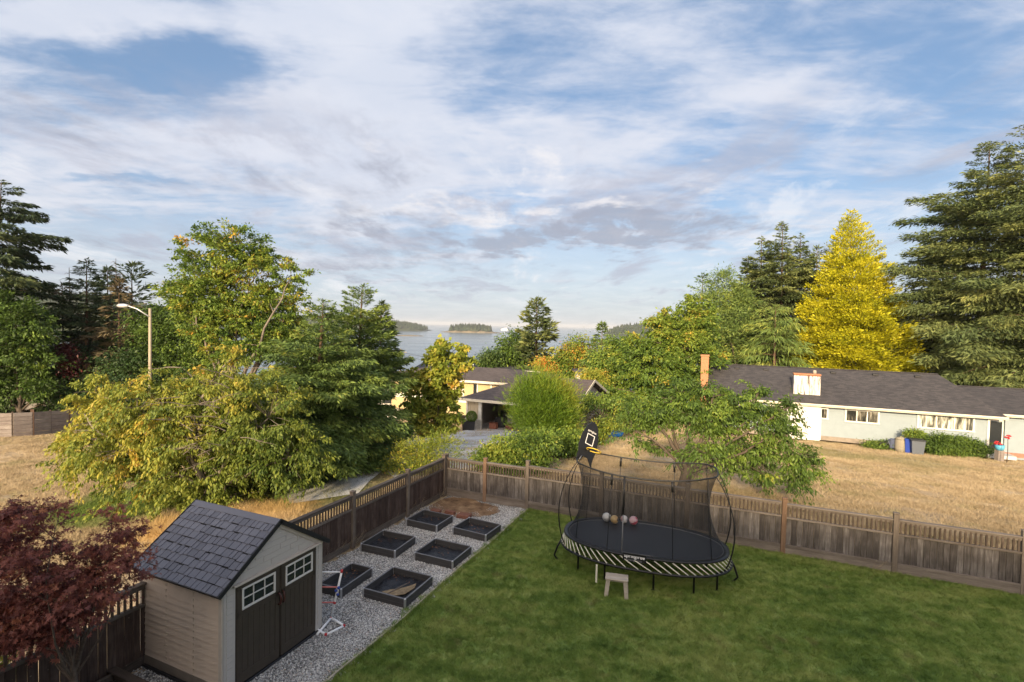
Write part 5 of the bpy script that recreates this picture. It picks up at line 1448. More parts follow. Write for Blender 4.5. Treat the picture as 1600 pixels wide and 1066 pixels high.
def broadleaf(name, label, Y, lobes_px, base_px=None, cat='tree', group=None, ncl=260, nl=60, leaf=.14, lw=.45, cs=.35, droop=.5, m='green_leaf',
              trunk=.22, seed=1, depthk=.85, spots=(), tint=.5, tv=.16, flatness=.6, twigs=120, bark='bark', lean=0, shape='kite', up=.7, outer=2.4, zbase=None, limb_h=.3, trunkname='trunk', min_z=None, shoot=0.0, bumpk=1.0):
    rng = np.random.RandomState(seed); rr = random.Random(seed)
    if base_px is None: base_px = lobes_px[0][0]
    bx = (base_px-800)/FPX*Y; bz = gz(bx, Y) if zbase is None else zbase
    base = Vector((bx, Y, bz)); t = empty(name, base, label, cat, group)
    lobes = []
    for i, (px, py, rx, ry, *dy) in enumerate(lobes_px):
        dY = (dy[0] if dy else rr.uniform(-.25, .25)*rx*mpp(Y)); c = at(px, py, Y+dY)
        lobes.append((c.x, Y+dY, c.z, rx*mpp(Y), rx*mpp(Y)*depthk, ry*mpp(Y)))
    C, idx, dirs, r = lobe_points(rng, lobes, ncl, outer)
    C[:, 2] = np.maximum(C[:, 2], ground(C[:, 0], C[:, 1])+cs*.35)
    n = ncl*nl; ci = np.repeat(np.arange(ncl), nl)
    csz = cs*rng.uniform(.55, 1.35, ncl)
    off = rng.normal(size=(n, 3))*np.array([1, 1, flatness]); off *= (csz[ci]*(.52 if not shoot else .24))[:, None]
    if shoot:      # leaves strung along arching shoots that break the outline
        sd = unit(dirs*np.array([1, 1, .55])+rng.normal(size=(ncl, 3))*.45+np.array([0, 0, .25])); u_ = rng.rand(n)
        sl_ = shoot*rng.uniform(.5, 1.4, ncl)
        off = off+sd[ci]*(u_*sl_[ci])[:, None]-np.array([0, 0, 1.0])*(u_**2*sl_[ci]*droop*.45)[:, None]
        off -= (sd*sl_[:, None]*.45)[ci]
    P = C[ci]+off
    outw = unit(off*np.array([1, 1, .3])+.4*dirs[ci]+.01)
    D = unit(outw*.8+rng.normal(size=(n, 3))*.5+np.array([0, 0, -droop]))
    N = unit(np.array([0, 0, up])+rng.normal(size=(n, 3))*.65+dirs[ci]*.35)
    L = leaf*rng.uniform(.6, 1.25, n); Wd = L*lw*rng.uniform(.8, 1.2, n)
    ct = tint+rng.normal(0, tv, ncl)
    for (px, py, rad, val) in spots:
        c = at(px, py, Y); dd = np.hypot(C[:, 0]-c.x, C[:, 2]-c.z)/(rad*mpp(Y)); k = np.exp(-dd**2); ct = ct*(1-k)+(val+rng.normal(0, .08, ncl))*k
    tt = ct[ci]+rng.normal(0, .09, n)
    P = P-np.array(base)
    if shape == 'palm': V, F = palmate(P, D, N, L, Wd); tt = np.tile(tt, 5)
    else: V, F = kites(P, D, N, L, Wd)
    add('foliage' if cat != 'tree' else 'crown', np_mesh('crown', V, F, M[m], np.clip(tt, 0, 1)), t)
    # trunk, limbs and twigs
    if trunk:
        sk = Skel(); cen = np.array(lobes)[:, :3].mean(0); zlow = min(l[2]-l[5] for l in lobes)
        top = Vector((cen[0], cen[1], cen[2])); fork = Vector((base.x+(top.x-base.x)*.15, Y, base.z+max(.5, (top.z-base.z)*limb_h)))
        pts = sk.limb(Vector((0, 0, -.2)), fork-base, trunk*1.15, trunk*.8, rr, 5, .05, sides=9)
        for lb in lobes:
            q = Vector(lb[:3])-base; q.z -= lb[5]*.2
            if q.z < (fork-base).z+.25 and zbase is None and trunk > .19: continue
            sk.limb((fork-base)*rr.uniform(.72, 1.0), q, trunk*rr.uniform(.26, .5), trunk*.10, rr, 8, .17 if q.z > (fork-base).z+.4 else .34)
        nodes = np.array([tuple(p) for p, _ in sk.nodes]); sel = rng.permutation(ncl)[:twigs]
        for i in sel:
            c = C[i]-np.array(base); dd = np.linalg.norm(nodes-c, axis=1)+np.maximum(0, nodes[:, 2]-c[2])*2
            j = int(np.argmin(dd)); p = Vector(nodes[j]); r0 = min(sk.nodes[j][1]*.6, trunk*.22)
            sk.limb(p, Vector(c), max(r0, trunk*.06), trunk*.035, rr, 4, .10, rec=False, sides=4)
        sk.mb.build(trunkname, M[bark], t)
    return t

def conifer(name, label, px, Y, top_py, prof, seed=1, nb=110, m='fir', spread=.32, droop=.35, rise=.25, sag=.45, leaf=.5, lw=.22, dens=26, h0=.06, trunk=.25, bark='bark_red',
            tint=.45, tv=.12, group=None, irregular=.22, top_px=None, tuft=0.0, zbase=None, cat='tree', hang=.25, spots=()):
    """prof: (photo y, half width in photo px) from the top down"""
    rng = np.random.RandomState(seed); rr = random.Random(seed)
    bx = (px-800)/FPX*Y; bz = gz(bx, Y) if zbase is None else zbase; base = np.array([bx, Y, bz])
    t = empty(name, tuple(base), label, cat, group)
    topc = at(top_px if top_px is not None else px, top_py, Y); H = topc.z-bz; tx = topc.x-bx
    zs = np.array([at(px, p[0], Y).z-bz for p in prof])[::-1]; hw = np.array([p[1]*mpp(Y) for p in prof])[::-1]
    u = rng.rand(nb)**.85; h = H*(h0+(1-h0)*(1-u**1.0)) ; h = np.sort(h)[::-1]; h[0] = H*.985
    az = np.arange(nb)*2.39996+rng.normal(0, .35, nb)
    Lb = np.interp(h, zs, hw)*rng.uniform(1-irregular*1.4, 1+irregular, nb)+.12
    fr = h/H; ri = rise*(fr*1.6-.35)+rng.normal(0, .07, nb)
    dh = np.stack([np.cos(az), np.sin(az), np.zeros(nb)], 1); pr = np.stack([-np.sin(az), np.cos(az), np.zeros(nb)], 1)
    org = np.stack([tx*fr, np.zeros(nb), h], 1)
    cnt = np.maximum(22, (dens*(Lb/np.mean(Lb))**1.5).astype(int)); bi = np.repeat(np.arange(nb), cnt); n = len(bi)
    t_ = .10+.92*rng.rand(n)**.72; s = rng.uniform(-1, 1, n); Lr = Lb[bi]
    wv = spread*Lr*np.sin(np.pi*np.clip(t_, 0, 1)**.85*.93+.12)
    up = np.array([0, 0, 1.0])
    zoff = (ri[bi]*t_-sag*t_**2*.55)*Lr - np.abs(s)*wv*hang
    P = org[bi]+dh[bi]*(Lr*t_)[:, None]+pr[bi]*(s*wv)[:, None]+up*zoff[:, None]+rng.normal(size=(n, 3))*(.035*Lr)[:, None]*np.array([1, 1, .7+tuft])
    D = unit(dh[bi]*(.75)+pr[bi]*(np.sign(s)*(.35+.5*np.abs(s)))[:, None]+up*(ri[bi]*.8-sag*t_*.9-droop*rng.uniform(.2, 1.4, n)+tuft*.8)[:, None]+rng.normal(size=(n, 3))*.25)
    N = unit(up*.8+rng.normal(size=(n, 3))*.55)
    L = leaf*rng.uniform(.55, 1.3, n)*(.6+.4*np.clip(Lr/np.mean(Lb), .3, 1.3)); Wd = L*lw*rng.uniform(.7, 1.3, n)
    bt = tint+rng.normal(0, tv, nb); tt = bt[bi]+rng.normal(0, .09, n)+.16*(t_-.5)
    nl_ = 60; zl = H*(1-.09*rng.rand(nl_)**1.3); al = rng.uniform(0, 6.28, nl_)      # leader
    rl = (H-zl)*.32+.03; Pl = np.stack([tx*zl/H+np.cos(al)*rl*rng.rand(nl_), np.sin(al)*rl*rng.rand(nl_), zl], 1)
    Dl = unit(np.stack([np.cos(al), np.sin(al), rng.uniform(.1, 1.6, nl_)], 1)); P = np.concatenate([P, Pl]); D = np.concatenate([D, Dl]); N = np.concatenate([N, unit(rng.normal(size=(nl_, 3))+up)])
    L = np.concatenate([L, leaf*rng.uniform(.4, .9, nl_)]); Wd = np.concatenate([Wd, leaf*lw*rng.uniform(.5, 1, nl_)]); tt = np.concatenate([tt, np.full(nl_, tint)])
    V, F = kites(P, D, N, L, Wd, .15)
    add('crown', np_mesh('crown', V, F, M[m], np.clip(tt, 0, 1)), t)
    mb = MB(); nn = 9
    mb.tube([(tx*i/nn, 0, -.3+(H*.99+.3)*i/nn) for i in range(nn+1)], [trunk*(1-.93*(i/nn)) for i in range(nn+1)], 8, cap=False)
    for b in range(0, nb):
        if b % 2 and nb > 60: continue
        pts = [org[b]+dh[b]*Lb[b]*q+up*((ri[b]*q-sag*q*q*.55)*Lb[b]) for q in (0, .35, .7, .93)]
        r0 = max(.012, trunk*.16*(1-fr[b])+.012); mb.tube(pts, [r0, r0*.7, r0*.4, r0*.15], 3, cap=False)
    mb.build('trunk', M[bark], t)
    return t

M['green_leaf'] = leafmat('mid_green_leaves', [(.15, (0.049, 0.088, 0.016)), (.4, (0.097, 0.165, 0.027)), (.65, (0.194, 0.279, 0.041)), (.9, (0.389, 0.389, 0.061))])
M['maple_leaf'] = leafmat('maple_leaves', [(.12, (0.052, 0.101, 0.019)), (.4, (0.114, 0.186, 0.027)), (.62, (0.244, 0.308, 0.041)), (.80, (0.486, 0.308, 0.047)), (.95, (0.583, 0.211, 0.041))])
M['cherry_leaf'] = leafmat('yellowing_cherry_leaves', [(.10, (0.052, 0.096, 0.016)), (.32, (0.148, 0.199, 0.032)), (.55, (0.296, 0.321, 0.048)), (.75, (0.466, 0.386, 0.057)), (.95, (0.508, 0.258, 0.046))], transl=.35)
M['bright_leaf'] = leafmat('bright_yellow_green', [(.1, (0.079, 0.125, 0.021)), (.35, (0.185, 0.251, 0.034)), (.6, (0.370, 0.383, 0.053)), (.8, (0.555, 0.397, 0.066)), (.95, (0.595, 0.225, 0.046))], transl=.35)
M['dark_leaf'] = leafmat('dark_green_leaves', [(.15, (0.029, 0.062, 0.018)), (.45, (0.062, 0.113, 0.029)), (.75, (0.118, 0.182, 0.040)), (.95, (0.200, 0.237, 0.055))])
M['fir'] = leafmat('fir_needles', [(.15, (0.044, 0.073, 0.028)), (.45, (0.103, 0.139, 0.047)), (.75, (0.208, 0.233, 0.070)), (.95, (0.357, 0.339, 0.101))], transl=.12, rough=.7)
M['fir_dark'] = leafmat('dark_fir_needles', [(.15, (0.022, 0.039, 0.019)), (.45, (0.050, 0.077, 0.031)), (.75, (0.104, 0.131, 0.048)), (.95, (0.188, 0.200, 0.067))], transl=.10, rough=.7)
M['fir_green'] = leafmat('green_fir_needles', [(.12, (0.041, 0.076, 0.024)), (.42, (0.097, 0.155, 0.037)), (.7, (0.203, 0.274, 0.058)), (.92, (0.406, 0.416, 0.084))], transl=.15, rough=.6)
M['gold'] = leafmat('golden_cypress', [(.08, (.12, .16, .010)), (.32, (.29, .31, .014)), (.58, (.48, .46, .018)), (.85, (.64, .58, .03))], transl=.25, nscale=.9)
M['brown_fir'] = leafmat('browned_needles', [(.15, (0.048, 0.036, 0.022)), (.5, (0.102, 0.079, 0.043)), (.85, (0.180, 0.144, 0.072))], transl=.08, rough=.8)
M['red_maple'] = leafmat('purple_maple_leaves', [(.12, (0.087, 0.030, 0.031)), (.4, (0.188, 0.064, 0.054)), (.65, (0.325, 0.110, 0.074)), (.9, (0.503, 0.223, 0.092))], transl=.30, nscale=2.0)
M['feather'] = leafmat('feathery_green', [(.1, (0.061, 0.116, 0.012)), (.4, (0.133, 0.230, 0.020)), (.7, (0.290, 0.327, 0.036)), (.9, (0.484, 0.303, 0.048))], transl=.35, nscale=.8)
M['plum_leaf'] = leafmat('plum_leaves', [(.1, (.03, .008, .010)), (.6, (.09, .02, .02)), (.9, (.16, .04, .03))])

# ---- left side, far to near ------------------------------------------------
TG = 'trees beyond the left field'
conifer('fir_tree', 'tall dark fir cut by the left edge of the photo, topmost there', -18, 42, 282, [(282, 6), (320, 38), (360, 62), (400, 55), (435, 84), (450, 92), (500, 55), (620, 50)], 5, 170, 'fir_dark', .34, .45, .30, .38, 0.42, 0.26, 320, .05, .34, group=TG, irregular=.28, top_px=2, tint=.42)
conifer('spruce_tree', 'dark pointed spruce, tallest of the dark row left of the street lamp', 135, 46, 404, [(404, 3), (430, 16), (480, 36), (560, 50), (640, 56)], 6, 190, 'fir_dark', .30, .3, .30, .25, 0.42, 0.26, 160, .03, .26, group=TG, tint=.40)
conifer('fir_tree', 'olive brown fir right behind the dark spruce on the left', 168, 50, 420, [(420, 4), (460, 20), (520, 34), (640, 45)], 7, 150, 'fir', .3, .3, .30, .3, .8, .22, 40, .04, .26, group=TG, tint=.38)
conifer('pine_tree', 'open topped pine just left of the street lamp', 206, 52, 413, [(413, 5), (440, 20), (470, 30), (520, 34), (640, 36)], 8, 90, 'fir', .36, .1, .55, .15, .8, .22, 46, .1, .26, group=TG, irregular=.4, tint=.42)
conifer('fir_tree', 'browned thin fir between the dark spruce and the left edge', 98, 48, 446, [(446, 3), (480, 18), (540, 34), (640, 40)], 9, 80, 'brown_fir', .3, .3, .30, .3, .7, .2, 26, .06, .2, group=TG, irregular=.5)
conifer('fir_tree', 'small yellowish topped fir in front of the dark row', 186, 44, 438, [(438, 3), (480, 16), (560, 34), (640, 42)], 10, 110, 'brown_fir', .3, .2, .30, .3, .7, .2, 30, .04, .2, group=TG, irregular=.4, tint=.6)
def snag(label, px, Y, top, seed):
    rr = random.Random(seed); c = at(px, top, Y); zb = gz(c.x, Y); H = c.z-zb; t = empty('dead_tree', (c.x, Y, zb), label, 'dead tree')
    mb = MB(); mb.tube([(0, 0, 0), (.1, 0, H*.5), (0, 0, H)], [.2, .1, .02], 6)
    for k in range(46):
        z = H*rr.uniform(.35, .98); L = (H-z)*.22+.5; a = rr.random()*6.28
        mb.tube([(0, 0, z), (cos(a)*L*.6, sin(a)*L*.6, z+.1*L), (cos(a)*L, sin(a)*L, z-.15*L)], [.03, .02, .008], 3, cap=False)
    mb.build('trunk', M['bark_pale'], t)
snag('bare grey dead tree rising behind the dark firs left of the street lamp', 181, 48, 404, 3)
snag('bare twiggy dead tree between the left edge and the dark spruce', 108, 46, 418, 4)
broadleaf('maple_tree', 'dense green leafy tree below the tall fir at the left edge', 39.5, [(38, 505, 40, 34), (5, 540, 60, 50), (58, 560, 32, 40), (10, 475, 40, 24), (62, 605, 30, 22), (0, 600, 50, 40)], 30, group=TG, ncl=380, nl=70, leaf=.28, cs=.9, m='green_leaf', tint=.16, shoot=1.0, seed=21, trunk=.3, twigs=60)
broadleaf('hedge_trees', 'dark undergrowth of shrubs below the spruce row on the left', 43, [(140, 590, 60, 50), (205, 585, 50, 50), (110, 620, 40, 25), (175, 620, 60, 26)], 150, cat='shrub', ncl=380, nl=60, leaf=.26, cs=1.0, m='dark_leaf', tint=.25, seed=22, trunk=.15, twigs=30)
broadleaf('plum_tree', 'small dark red leaved tree among the shrubs on the left', 41, [(103, 552, 10, 13), (110, 572, 9, 12)], 105, ncl=60, nl=50, leaf=.22, cs=.6, m='plum_leaf', seed=23, trunk=.1, twigs=16)
broadleaf('maple_tree', 'dark green round maple between the street lamp and the tall maple', 44, [(262, 500, 42, 42), (300, 530, 48, 42), (240, 550, 38, 48), (285, 580, 60, 35), (330, 560, 40, 30)], 285, group=TG, ncl=460, nl=60, leaf=.28, cs=1.0, m='green_leaf', tint=.30, seed=24, trunk=.3, twigs=80)
broadleaf('bigleaf_maple', 'tall spreading maple with an orange patch and pale stems against the sky', 41,
          [(365, 392, 60, 36), (312, 425, 46, 36), (400, 425, 52, 36), (300, 470, 42, 30), (350, 470, 60, 40), (410, 480, 48, 34), (455, 430, 26, 20), (452, 478, 30, 36), (330, 515, 50, 24), (268, 455, 26, 18), (395, 530, 60, 22), (365, 500, 50, 26), (375, 545, 60, 18), (430, 515, 36, 22)], 362,
          group=TG, ncl=820, nl=80, leaf=.26, cs=.75, shoot=.9, droop=.3, m='maple_leaf', tint=.42, seed=25, trunk=.34, twigs=240, bark='bark_pale', spots=((392, 440, 38, .68), (350, 425, 26, .60), (310, 480, 40, .56), (470, 470, 20, .62)), outer=3.0, flatness=.45, limb_h=.25)
broadleaf('alder_tree', 'low leafy tree in front of the bay right of the tall maple', 46, [(470, 530, 35, 26), (500, 540, 30, 24), (440, 550, 30, 24)], 470, group=TG, ncl=150, nl=60, leaf=.26, cs=.8, m='green_leaf', tint=.4, seed=26, trunk=.2, twigs=30)
conifer('spruce_tree', 'dark pointed conifer standing before the headland, right of the bushy firs', 596, 62, 474, [(474, 2), (500, 12), (530, 24), (575, 36), (620, 40)], 27, 170, 'fir_dark', .3, .25, .35, .2, .9, .22, 40, .04, .3, group=TG, tint=.5)
conifer('fir_tree', 'bushy green fir with its tip before the bay, behind the broad drooping fir', 556, 25.5, 446, [(446, 5), (480, 24), (530, 46), (580, 60), (680, 68), (740, 60)], 28, 230, 'fir_green', .36, .25, .55, .25, 0.22, 0.26, 330, .03, .22, irregular=.35, tint=.52, top_px=566)
conifer('fir_tree', 'broad drooping fir in front, its trunk behind the yellow cherry tree', 492, 21.8, 470, [(470, 6), (510, 30), (560, 62), (610, 96), (660, 110), (720, 98), (750, 70)], 29, 230, 'fir_green', .36, .35, .50, .30, 0.2, 0.26, 420, .05, .24, irregular=.38, tint=.46, top_px=505)
CH = broadleaf('cherry_tree', 'big yellowing cherry tree spreading behind the shed', 17.3,
          [(190, 690, 85, 48), (255, 625, 80, 52), (345, 604, 80, 40), (320, 675, 110, 70), (420, 640, 70, 66), (430, 715, 80, 48), (240, 745, 75, 32), (115, 690, 38, 22), (365, 554, 16, 20), (150, 610, 36, 24), (340, 750, 90, 36), (480, 690, 40, 50), (130, 640, 36, 26), (125, 730, 40, 18), (285, 572, 16, 14)], 335,
          ncl=1050, nl=92, leaf=.135, lw=.38, cs=.34, shoot=.75, droop=1.1, m='cherry_leaf', tint=.50, tv=.18, seed=31, trunk=.20, twigs=520, bark='bark_pale', outer=3.2, flatness=.7,
          spots=((480, 690, 70, .22), (430, 720, 80, .26), (390, 650, 40, .30), (140, 640, 60, .60), (340, 750, 60, .28)), limb_h=.22)
def bare_twigs(name, tree, pts_px, Y, n, seed, L0=1.3):
    """dead wood showing through the outside of the crown"""
    rr = random.Random(seed); mb = MB(); o = tree.location
    for k in range(n):
        px, py = rr.choice(pts_px); p = at(px+rr.uniform(-26, 26), py+rr.uniform(-22, 22), Y+rr.uniform(-1.0, .6))-o; L = L0*rr.uniform(.5, 1.2)
        a = rr.uniform(0, 6.28); d = Vector((cos(a)*.9, -abs(sin(a))*.6, rr.uniform(-.25, .9))).normalized(); pts = [p]; dd = d.copy()
        for i in range(5): dd = (dd+Vector((rr.uniform(-.3, .3), rr.uniform(-.3, .3), rr.uniform(-.25, .12)))).normalized(); pts.append(pts[-1]+dd*L/5)
        mb.tube(pts, [.016, .013, .010, .008, .006, .004], 4, cap=False)
        for q in (2, 3, 4):
            e = (dd+Vector((rr.uniform(-1, 1), rr.uniform(-.6, .6), rr.uniform(-.6, .7)))).normalized(); mb.tube([pts[q], pts[q]+e*L*.16, pts[q]+e*L*.32+Vector((0, 0, -.03))], [.007, .005, .003], 3, cap=False)
    mb.build('bare_twigs', M['bark_pale'], tree)
bare_twigs('bare_twigs', CH, [(345, 590), (330, 630), (320, 655), (350, 665), (300, 640), (370, 680), (310, 700)], 15.5, 24, 5, .95)
# ---- middle -------------------------------------------------------------------
broadleaf('young_maple', 'slender maple turning yellow and orange beside the driveway', 28,
          [(690, 558, 27, 26), (724, 533, 9, 16), (726, 568, 13, 18), (648, 592, 22, 16), (690, 600, 32, 30), (658, 632, 30, 30), (694, 640, 24, 30), (665, 666, 28, 16), (700, 668, 12, 16)], 676, cat='tree',
          ncl=330, nl=46, leaf=.21, lw=.75, cs=.45, shoot=.6, droop=.5, m='bright_leaf', tint=.42, tv=.15, seed=41, trunk=.09, twigs=160, outer=2.6, spots=((715, 585, 18, .74), (645, 590, 16, .70), (725, 540, 12, .72), (690, 560, 20, .5)))
broadleaf('willow_shrub', 'airy pale green and yellow shrub just behind the fence corner', 21.5, [(652, 706, 38, 28), (622, 724, 24, 18), (690, 692, 26, 22), (660, 735, 44, 18), (700, 715, 16, 14)], 655, cat='shrub',
          ncl=230, nl=44, leaf=.11, lw=.30, cs=.42, droop=-.5, m='bright_leaf', tint=.46, seed=42, trunk=.05, twigs=140, spots=((615, 720, 20, .62), (690, 690, 30, .3)), outer=2)
broadleaf('feathery_shrub', 'tall rounded feathery bush with yellow top beside the open garage', 29.5, [(850, 640, 48, 46), (848, 660, 34, 34), (872, 655, 32, 42), (852, 610, 36, 24), (880, 628, 24, 26), (832, 642, 20, 26), (860, 690, 40, 20)], 850, cat='shrub',
          ncl=620, nl=110, leaf=.30, lw=.085, cs=.62, droop=-.7, m='feather', tint=.34, seed=43, trunk=.08, twigs=30, outer=2.6, up=.1, flatness=1.0, spots=((862, 588, 26, .74), (890, 625, 14, .86), (882, 600, 14, .85), (850, 680, 50, .18), (888, 665, 14, .82)))
broadleaf('hedge', 'rounded mixed green hedge bush behind the middle of the back fence', 22.5, [(798, 706, 44, 24), (768, 716, 26, 18), (830, 712, 34, 22), (850, 694, 24, 18), (800, 726, 50, 16)], 800, cat='hedge',
          ncl=420, nl=52, leaf=.13, lw=.5, cs=.36, m='green_leaf', tint=.48, tv=.2, seed=44, trunk=.05, twigs=20, outer=3.2, spots=((780, 700, 18, .9),))
broadleaf('laurel_bush', 'leafy green bush at the foot of the feathery bush', 26.5, [(836, 684, 18, 12), (870, 692, 34, 18), (900, 688, 20, 16), (840, 688, 26, 16)], 850, cat='shrub', ncl=200, nl=50, leaf=.17, lw=.5, cs=.45, m='green_leaf', tint=.50, seed=45, trunk=.05, twigs=14)
conifer('fir_tree', 'single tall fir with bare lower trunk standing in front of the bay', 839, 68, 467, [(467, 4), (485, 15), (505, 20), (525, 28), (545, 24), (556, 18)], 46, 78, 'fir', .42, .1, .45, .15, .75, .26, 50, .28, .36, irregular=.42, tint=.50)
broadleaf('oak_tree', 'dark leafy trees left of the single fir, before the water', 72, [(800, 540, 20, 18), (818, 535, 18, 22), (815, 560, 30, 16), (850, 565, 24, 10), (795, 556, 20, 14)], 812, ncl=200, nl=46, leaf=.42, cs=1.3, m='green_leaf', tint=.32, seed=47, trunk=.3, twigs=30)
broadleaf('round_bush', 'small round dark green tree left of the flat roofed house, before the water', 70, [(768, 563, 16, 14), (762, 570, 14, 10)], 767, cat='tree', ncl=110, nl=46, leaf=.36, cs=1.0, m='dark_leaf', tint=.6, seed=48, trunk=.2, twigs=10)
broadleaf('orange_bush', 'small orange tinged tree above the feathery bush', 64, [(850, 568, 12, 8), (862, 572, 10, 7)], 852, cat='tree', ncl=60, nl=40, leaf=.34, cs=.8, m='bright_leaf', tint=.84, seed=49, trunk=.1, twigs=8)
broadleaf('brown_tree', 'brownish thinning tree right of the utility pole down the slope', 64, [(893, 555, 24, 22), (912, 545, 16, 20), (884, 575, 20, 22), (908, 580, 24, 22), (870, 562, 10, 10)], 896, ncl=230, nl=44, leaf=.36, cs=1.1, m='maple_leaf', tint=.62, seed=50, trunk=.2, twigs=60, spots=((880, 580, 16, .3),))
conifer('spruce_tree', 'small pointed conifer with a thin spire at the right of the bay', 941, 60, 505, [(505, 1), (520, 6), (540, 20), (580, 28), (600, 30)], 51, 120, 'fir_green', .3, .2, .3, .2, .7, .22, 34, .04, .2, tint=.5)
broadleaf('maple_tree', 'yellow green tree below the right headland', 54, [(968, 540, 22, 14), (950, 566, 28, 26), (985, 560, 26, 26), (932, 600, 24, 20)], 960, ncl=320, nl=56, leaf=.32, cs=1.0, m='green_leaf', tint=.55, seed=52, trunk=.25, twigs=80)
broadleaf('yellow_bush', 'small bright yellow bush beside the cream porch tower', 47, [(925, 588, 16, 14), (938, 594, 14, 14)], 930, cat='shrub', ncl=90, nl=46, leaf=.24, cs=.6, m='bright_leaf', tint=.58, seed=53, trunk=.08, twigs=8)
broadleaf('chestnut_tree', 'huge dense chestnut tree with yellowing leaf tips left of the pale green house', 47,
          [(1062, 525, 52, 40), (1003, 565, 40, 38), (1088, 492, 30, 28), (960, 602, 28, 24), (1040, 590, 60, 40), (1012, 625, 46, 22), (1092, 570, 40, 44), (1035, 505, 26, 22), (1105, 610, 30, 30), (978, 578, 26, 22)], 1045,
          ncl=820, nl=80, leaf=.30, lw=.5, cs=.85, shoot=.9, m='maple_leaf', tint=.34, seed=54, trunk=.5, twigs=120, spots=((1075, 505, 50, .56), (1030, 500, 30, .58), (960, 600, 24, .45)), outer=3.2)
broadleaf('bramble', 'low tangled bushes between the garage house and the dry field', 38, [(930, 628, 34, 12), (975, 632, 34, 14), (1010, 650, 40, 16), (915, 645, 14, 10), (955, 650, 24, 9)], 960, cat='shrub', ncl=240, nl=46, leaf=.22, cs=.6, m='green_leaf', tint=.52, tv=.2, seed=55, trunk=.04, twigs=20)
broadleaf('bramble', 'yellow green shrub right of the basketball backboard, behind the blue pool', 32, [(938, 672, 16, 12), (925, 690, 14, 12), (955, 662, 14, 9)], 935, cat='shrub', ncl=110, nl=44, leaf=.18, cs=.45, m='bright_leaf', tint=.30, seed=56, trunk=.04, twigs=16)
broadleaf('dry_shrub', 'dead grey brown brushwood beside the right wall of the garage house', 36, [(925, 655, 18, 14), (940, 645, 14, 12)], 930, cat='shrub', ncl=50, nl=16, leaf=.2, lw=.2, cs=.5, m='brown_fir', tint=.5, seed=57, trunk=.06, twigs=50, bark='bark_pale')
# ---- right --------------------------------------------------------------------
RG = 'firs behind the pale green house'
conifer('fir_tree', 'green fir at the left of the group behind the pale green house', 1098, 66, 428, [(428, 3), (460, 18), (500, 34), (600, 44)], 61, 130, 'fir_green', .34, .2, .4, .2, 0.55, 0.26, 110, .04, .3, group=RG, tint=.36)
broadleaf('pine_tree', 'rounded bright green pine between the chestnut and the tall firs', 62, [(1132, 440, 26, 22), (1118, 470, 28, 24), (1150, 475, 34, 30), (1135, 510, 44, 30), (1160, 540, 36, 34), (1120, 550, 40, 34)], 1138, group=RG, ncl=480, nl=60, leaf=.36, lw=.28, cs=1.2, m='fir_green', tint=.50, seed=62, trunk=.3, twigs=60, droop=-.2, outer=3)
for (px, top, Y, wd, sd, lab, tn) in ((1190, 371, 66, 40, 63, 'second tallest fir of the group, left of its highest tip', .48), (1223, 347, 64, 48, 64, 'fir with the highest tip of the group behind the pale green house', .50), (1251, 365, 70, 42, 65, 'fir directly right of the highest tip in the group', .42), (1168, 402, 72, 36, 67, 'lower fir filling the left side of the tall group', .35)):
    conifer('fir_tree', lab, px, Y, top, [(top, 3), (top+22, 8), (top+50, wd*.50), (top+100, wd*.9), (600, wd*1.2)], sd, 260, 'fir', .36, .3, .40, .30, .48, .28, 280, .05, .36, group=RG, irregular=.35, tint=tn)
conifer('fir_tree', 'thin sparse fir leaning beside the golden cypress', 1277, 63, 384, [(384, 3), (410, 22), (450, 32), (520, 34), (600, 36)], 66, 46, 'fir', .30, .2, .45, .30, .8, .22, 50, .05, .28, group=RG, irregular=.45, tint=.5)
conifer('deodar_cedar', 'pale green cedar with drooping arms below the tall firs', 1212, 57, 478, [(478, 10), (510, 38), (550, 52), (600, 56)], 68, 150, 'fir_green', .30, .8, .35, .55, .75, .12, 80, .05, .3, group=RG, tint=.66, irregular=.3)
conifer('golden_cypress', 'bright golden yellow cone shaped cypress behind the pale green house', 1334, 58, 330, [(330, 3), (352, 14), (400, 32), (450, 49), (500, 64), (550, 77), (600, 84)], 69, 520, 'gold', .42, .15, .55, .10, 0.30, 0.42, 400, .02, .3, irregular=.11, tint=.56, tv=.14, tuft=.6, top_px=1330)
conifer('douglas_fir', 'enormous fir with long sweeping boughs right of the golden cypress', 1528, 54, 222, [(222, 6), (260, 34), (330, 84), (360, 70), (400, 90), (450, 122), (480, 104), (540, 124), (590, 110)], 70, 255, 'fir', .26, .25, .34, .34, 0.46, 0.24, 620, .06, .5, group=RG, irregular=.42, tint=.40, top_px=1547)
conifer('douglas_fir', 'tallest fir, cut by the right edge of the photo', 1622, 50, 190, [(190, 6), (240, 50), (330, 100), (420, 120), (520, 130), (590, 120)], 71, 255, 'fir', .26, .25, .36, .36, 0.46, 0.24, 560, .05, .5, group=RG, irregular=.38, tint=.52, top_px=1612)
conifer('fir_tree', 'lower fir whose boughs hang behind the right wing of the house', 1462, 60, 430, [(430, 6), (470, 40), (520, 52), (600, 62)], 72, 150, 'fir_dark', .32, .3, .30, .35, 0.5, 0.26, 220, .04, .4, group=RG, irregular=.4, tint=.5)
conifer('fir_tree', 'dark fir filling the gap at the far right behind the house', 1575, 62, 470, [(470, 6), (500, 50), (560, 70), (600, 70)], 73, 150, 'fir_dark', .32, .3, .30, .35, 0.55, 0.26, 180, .04, .4, group=RG, irregular=.4, tint=.45)
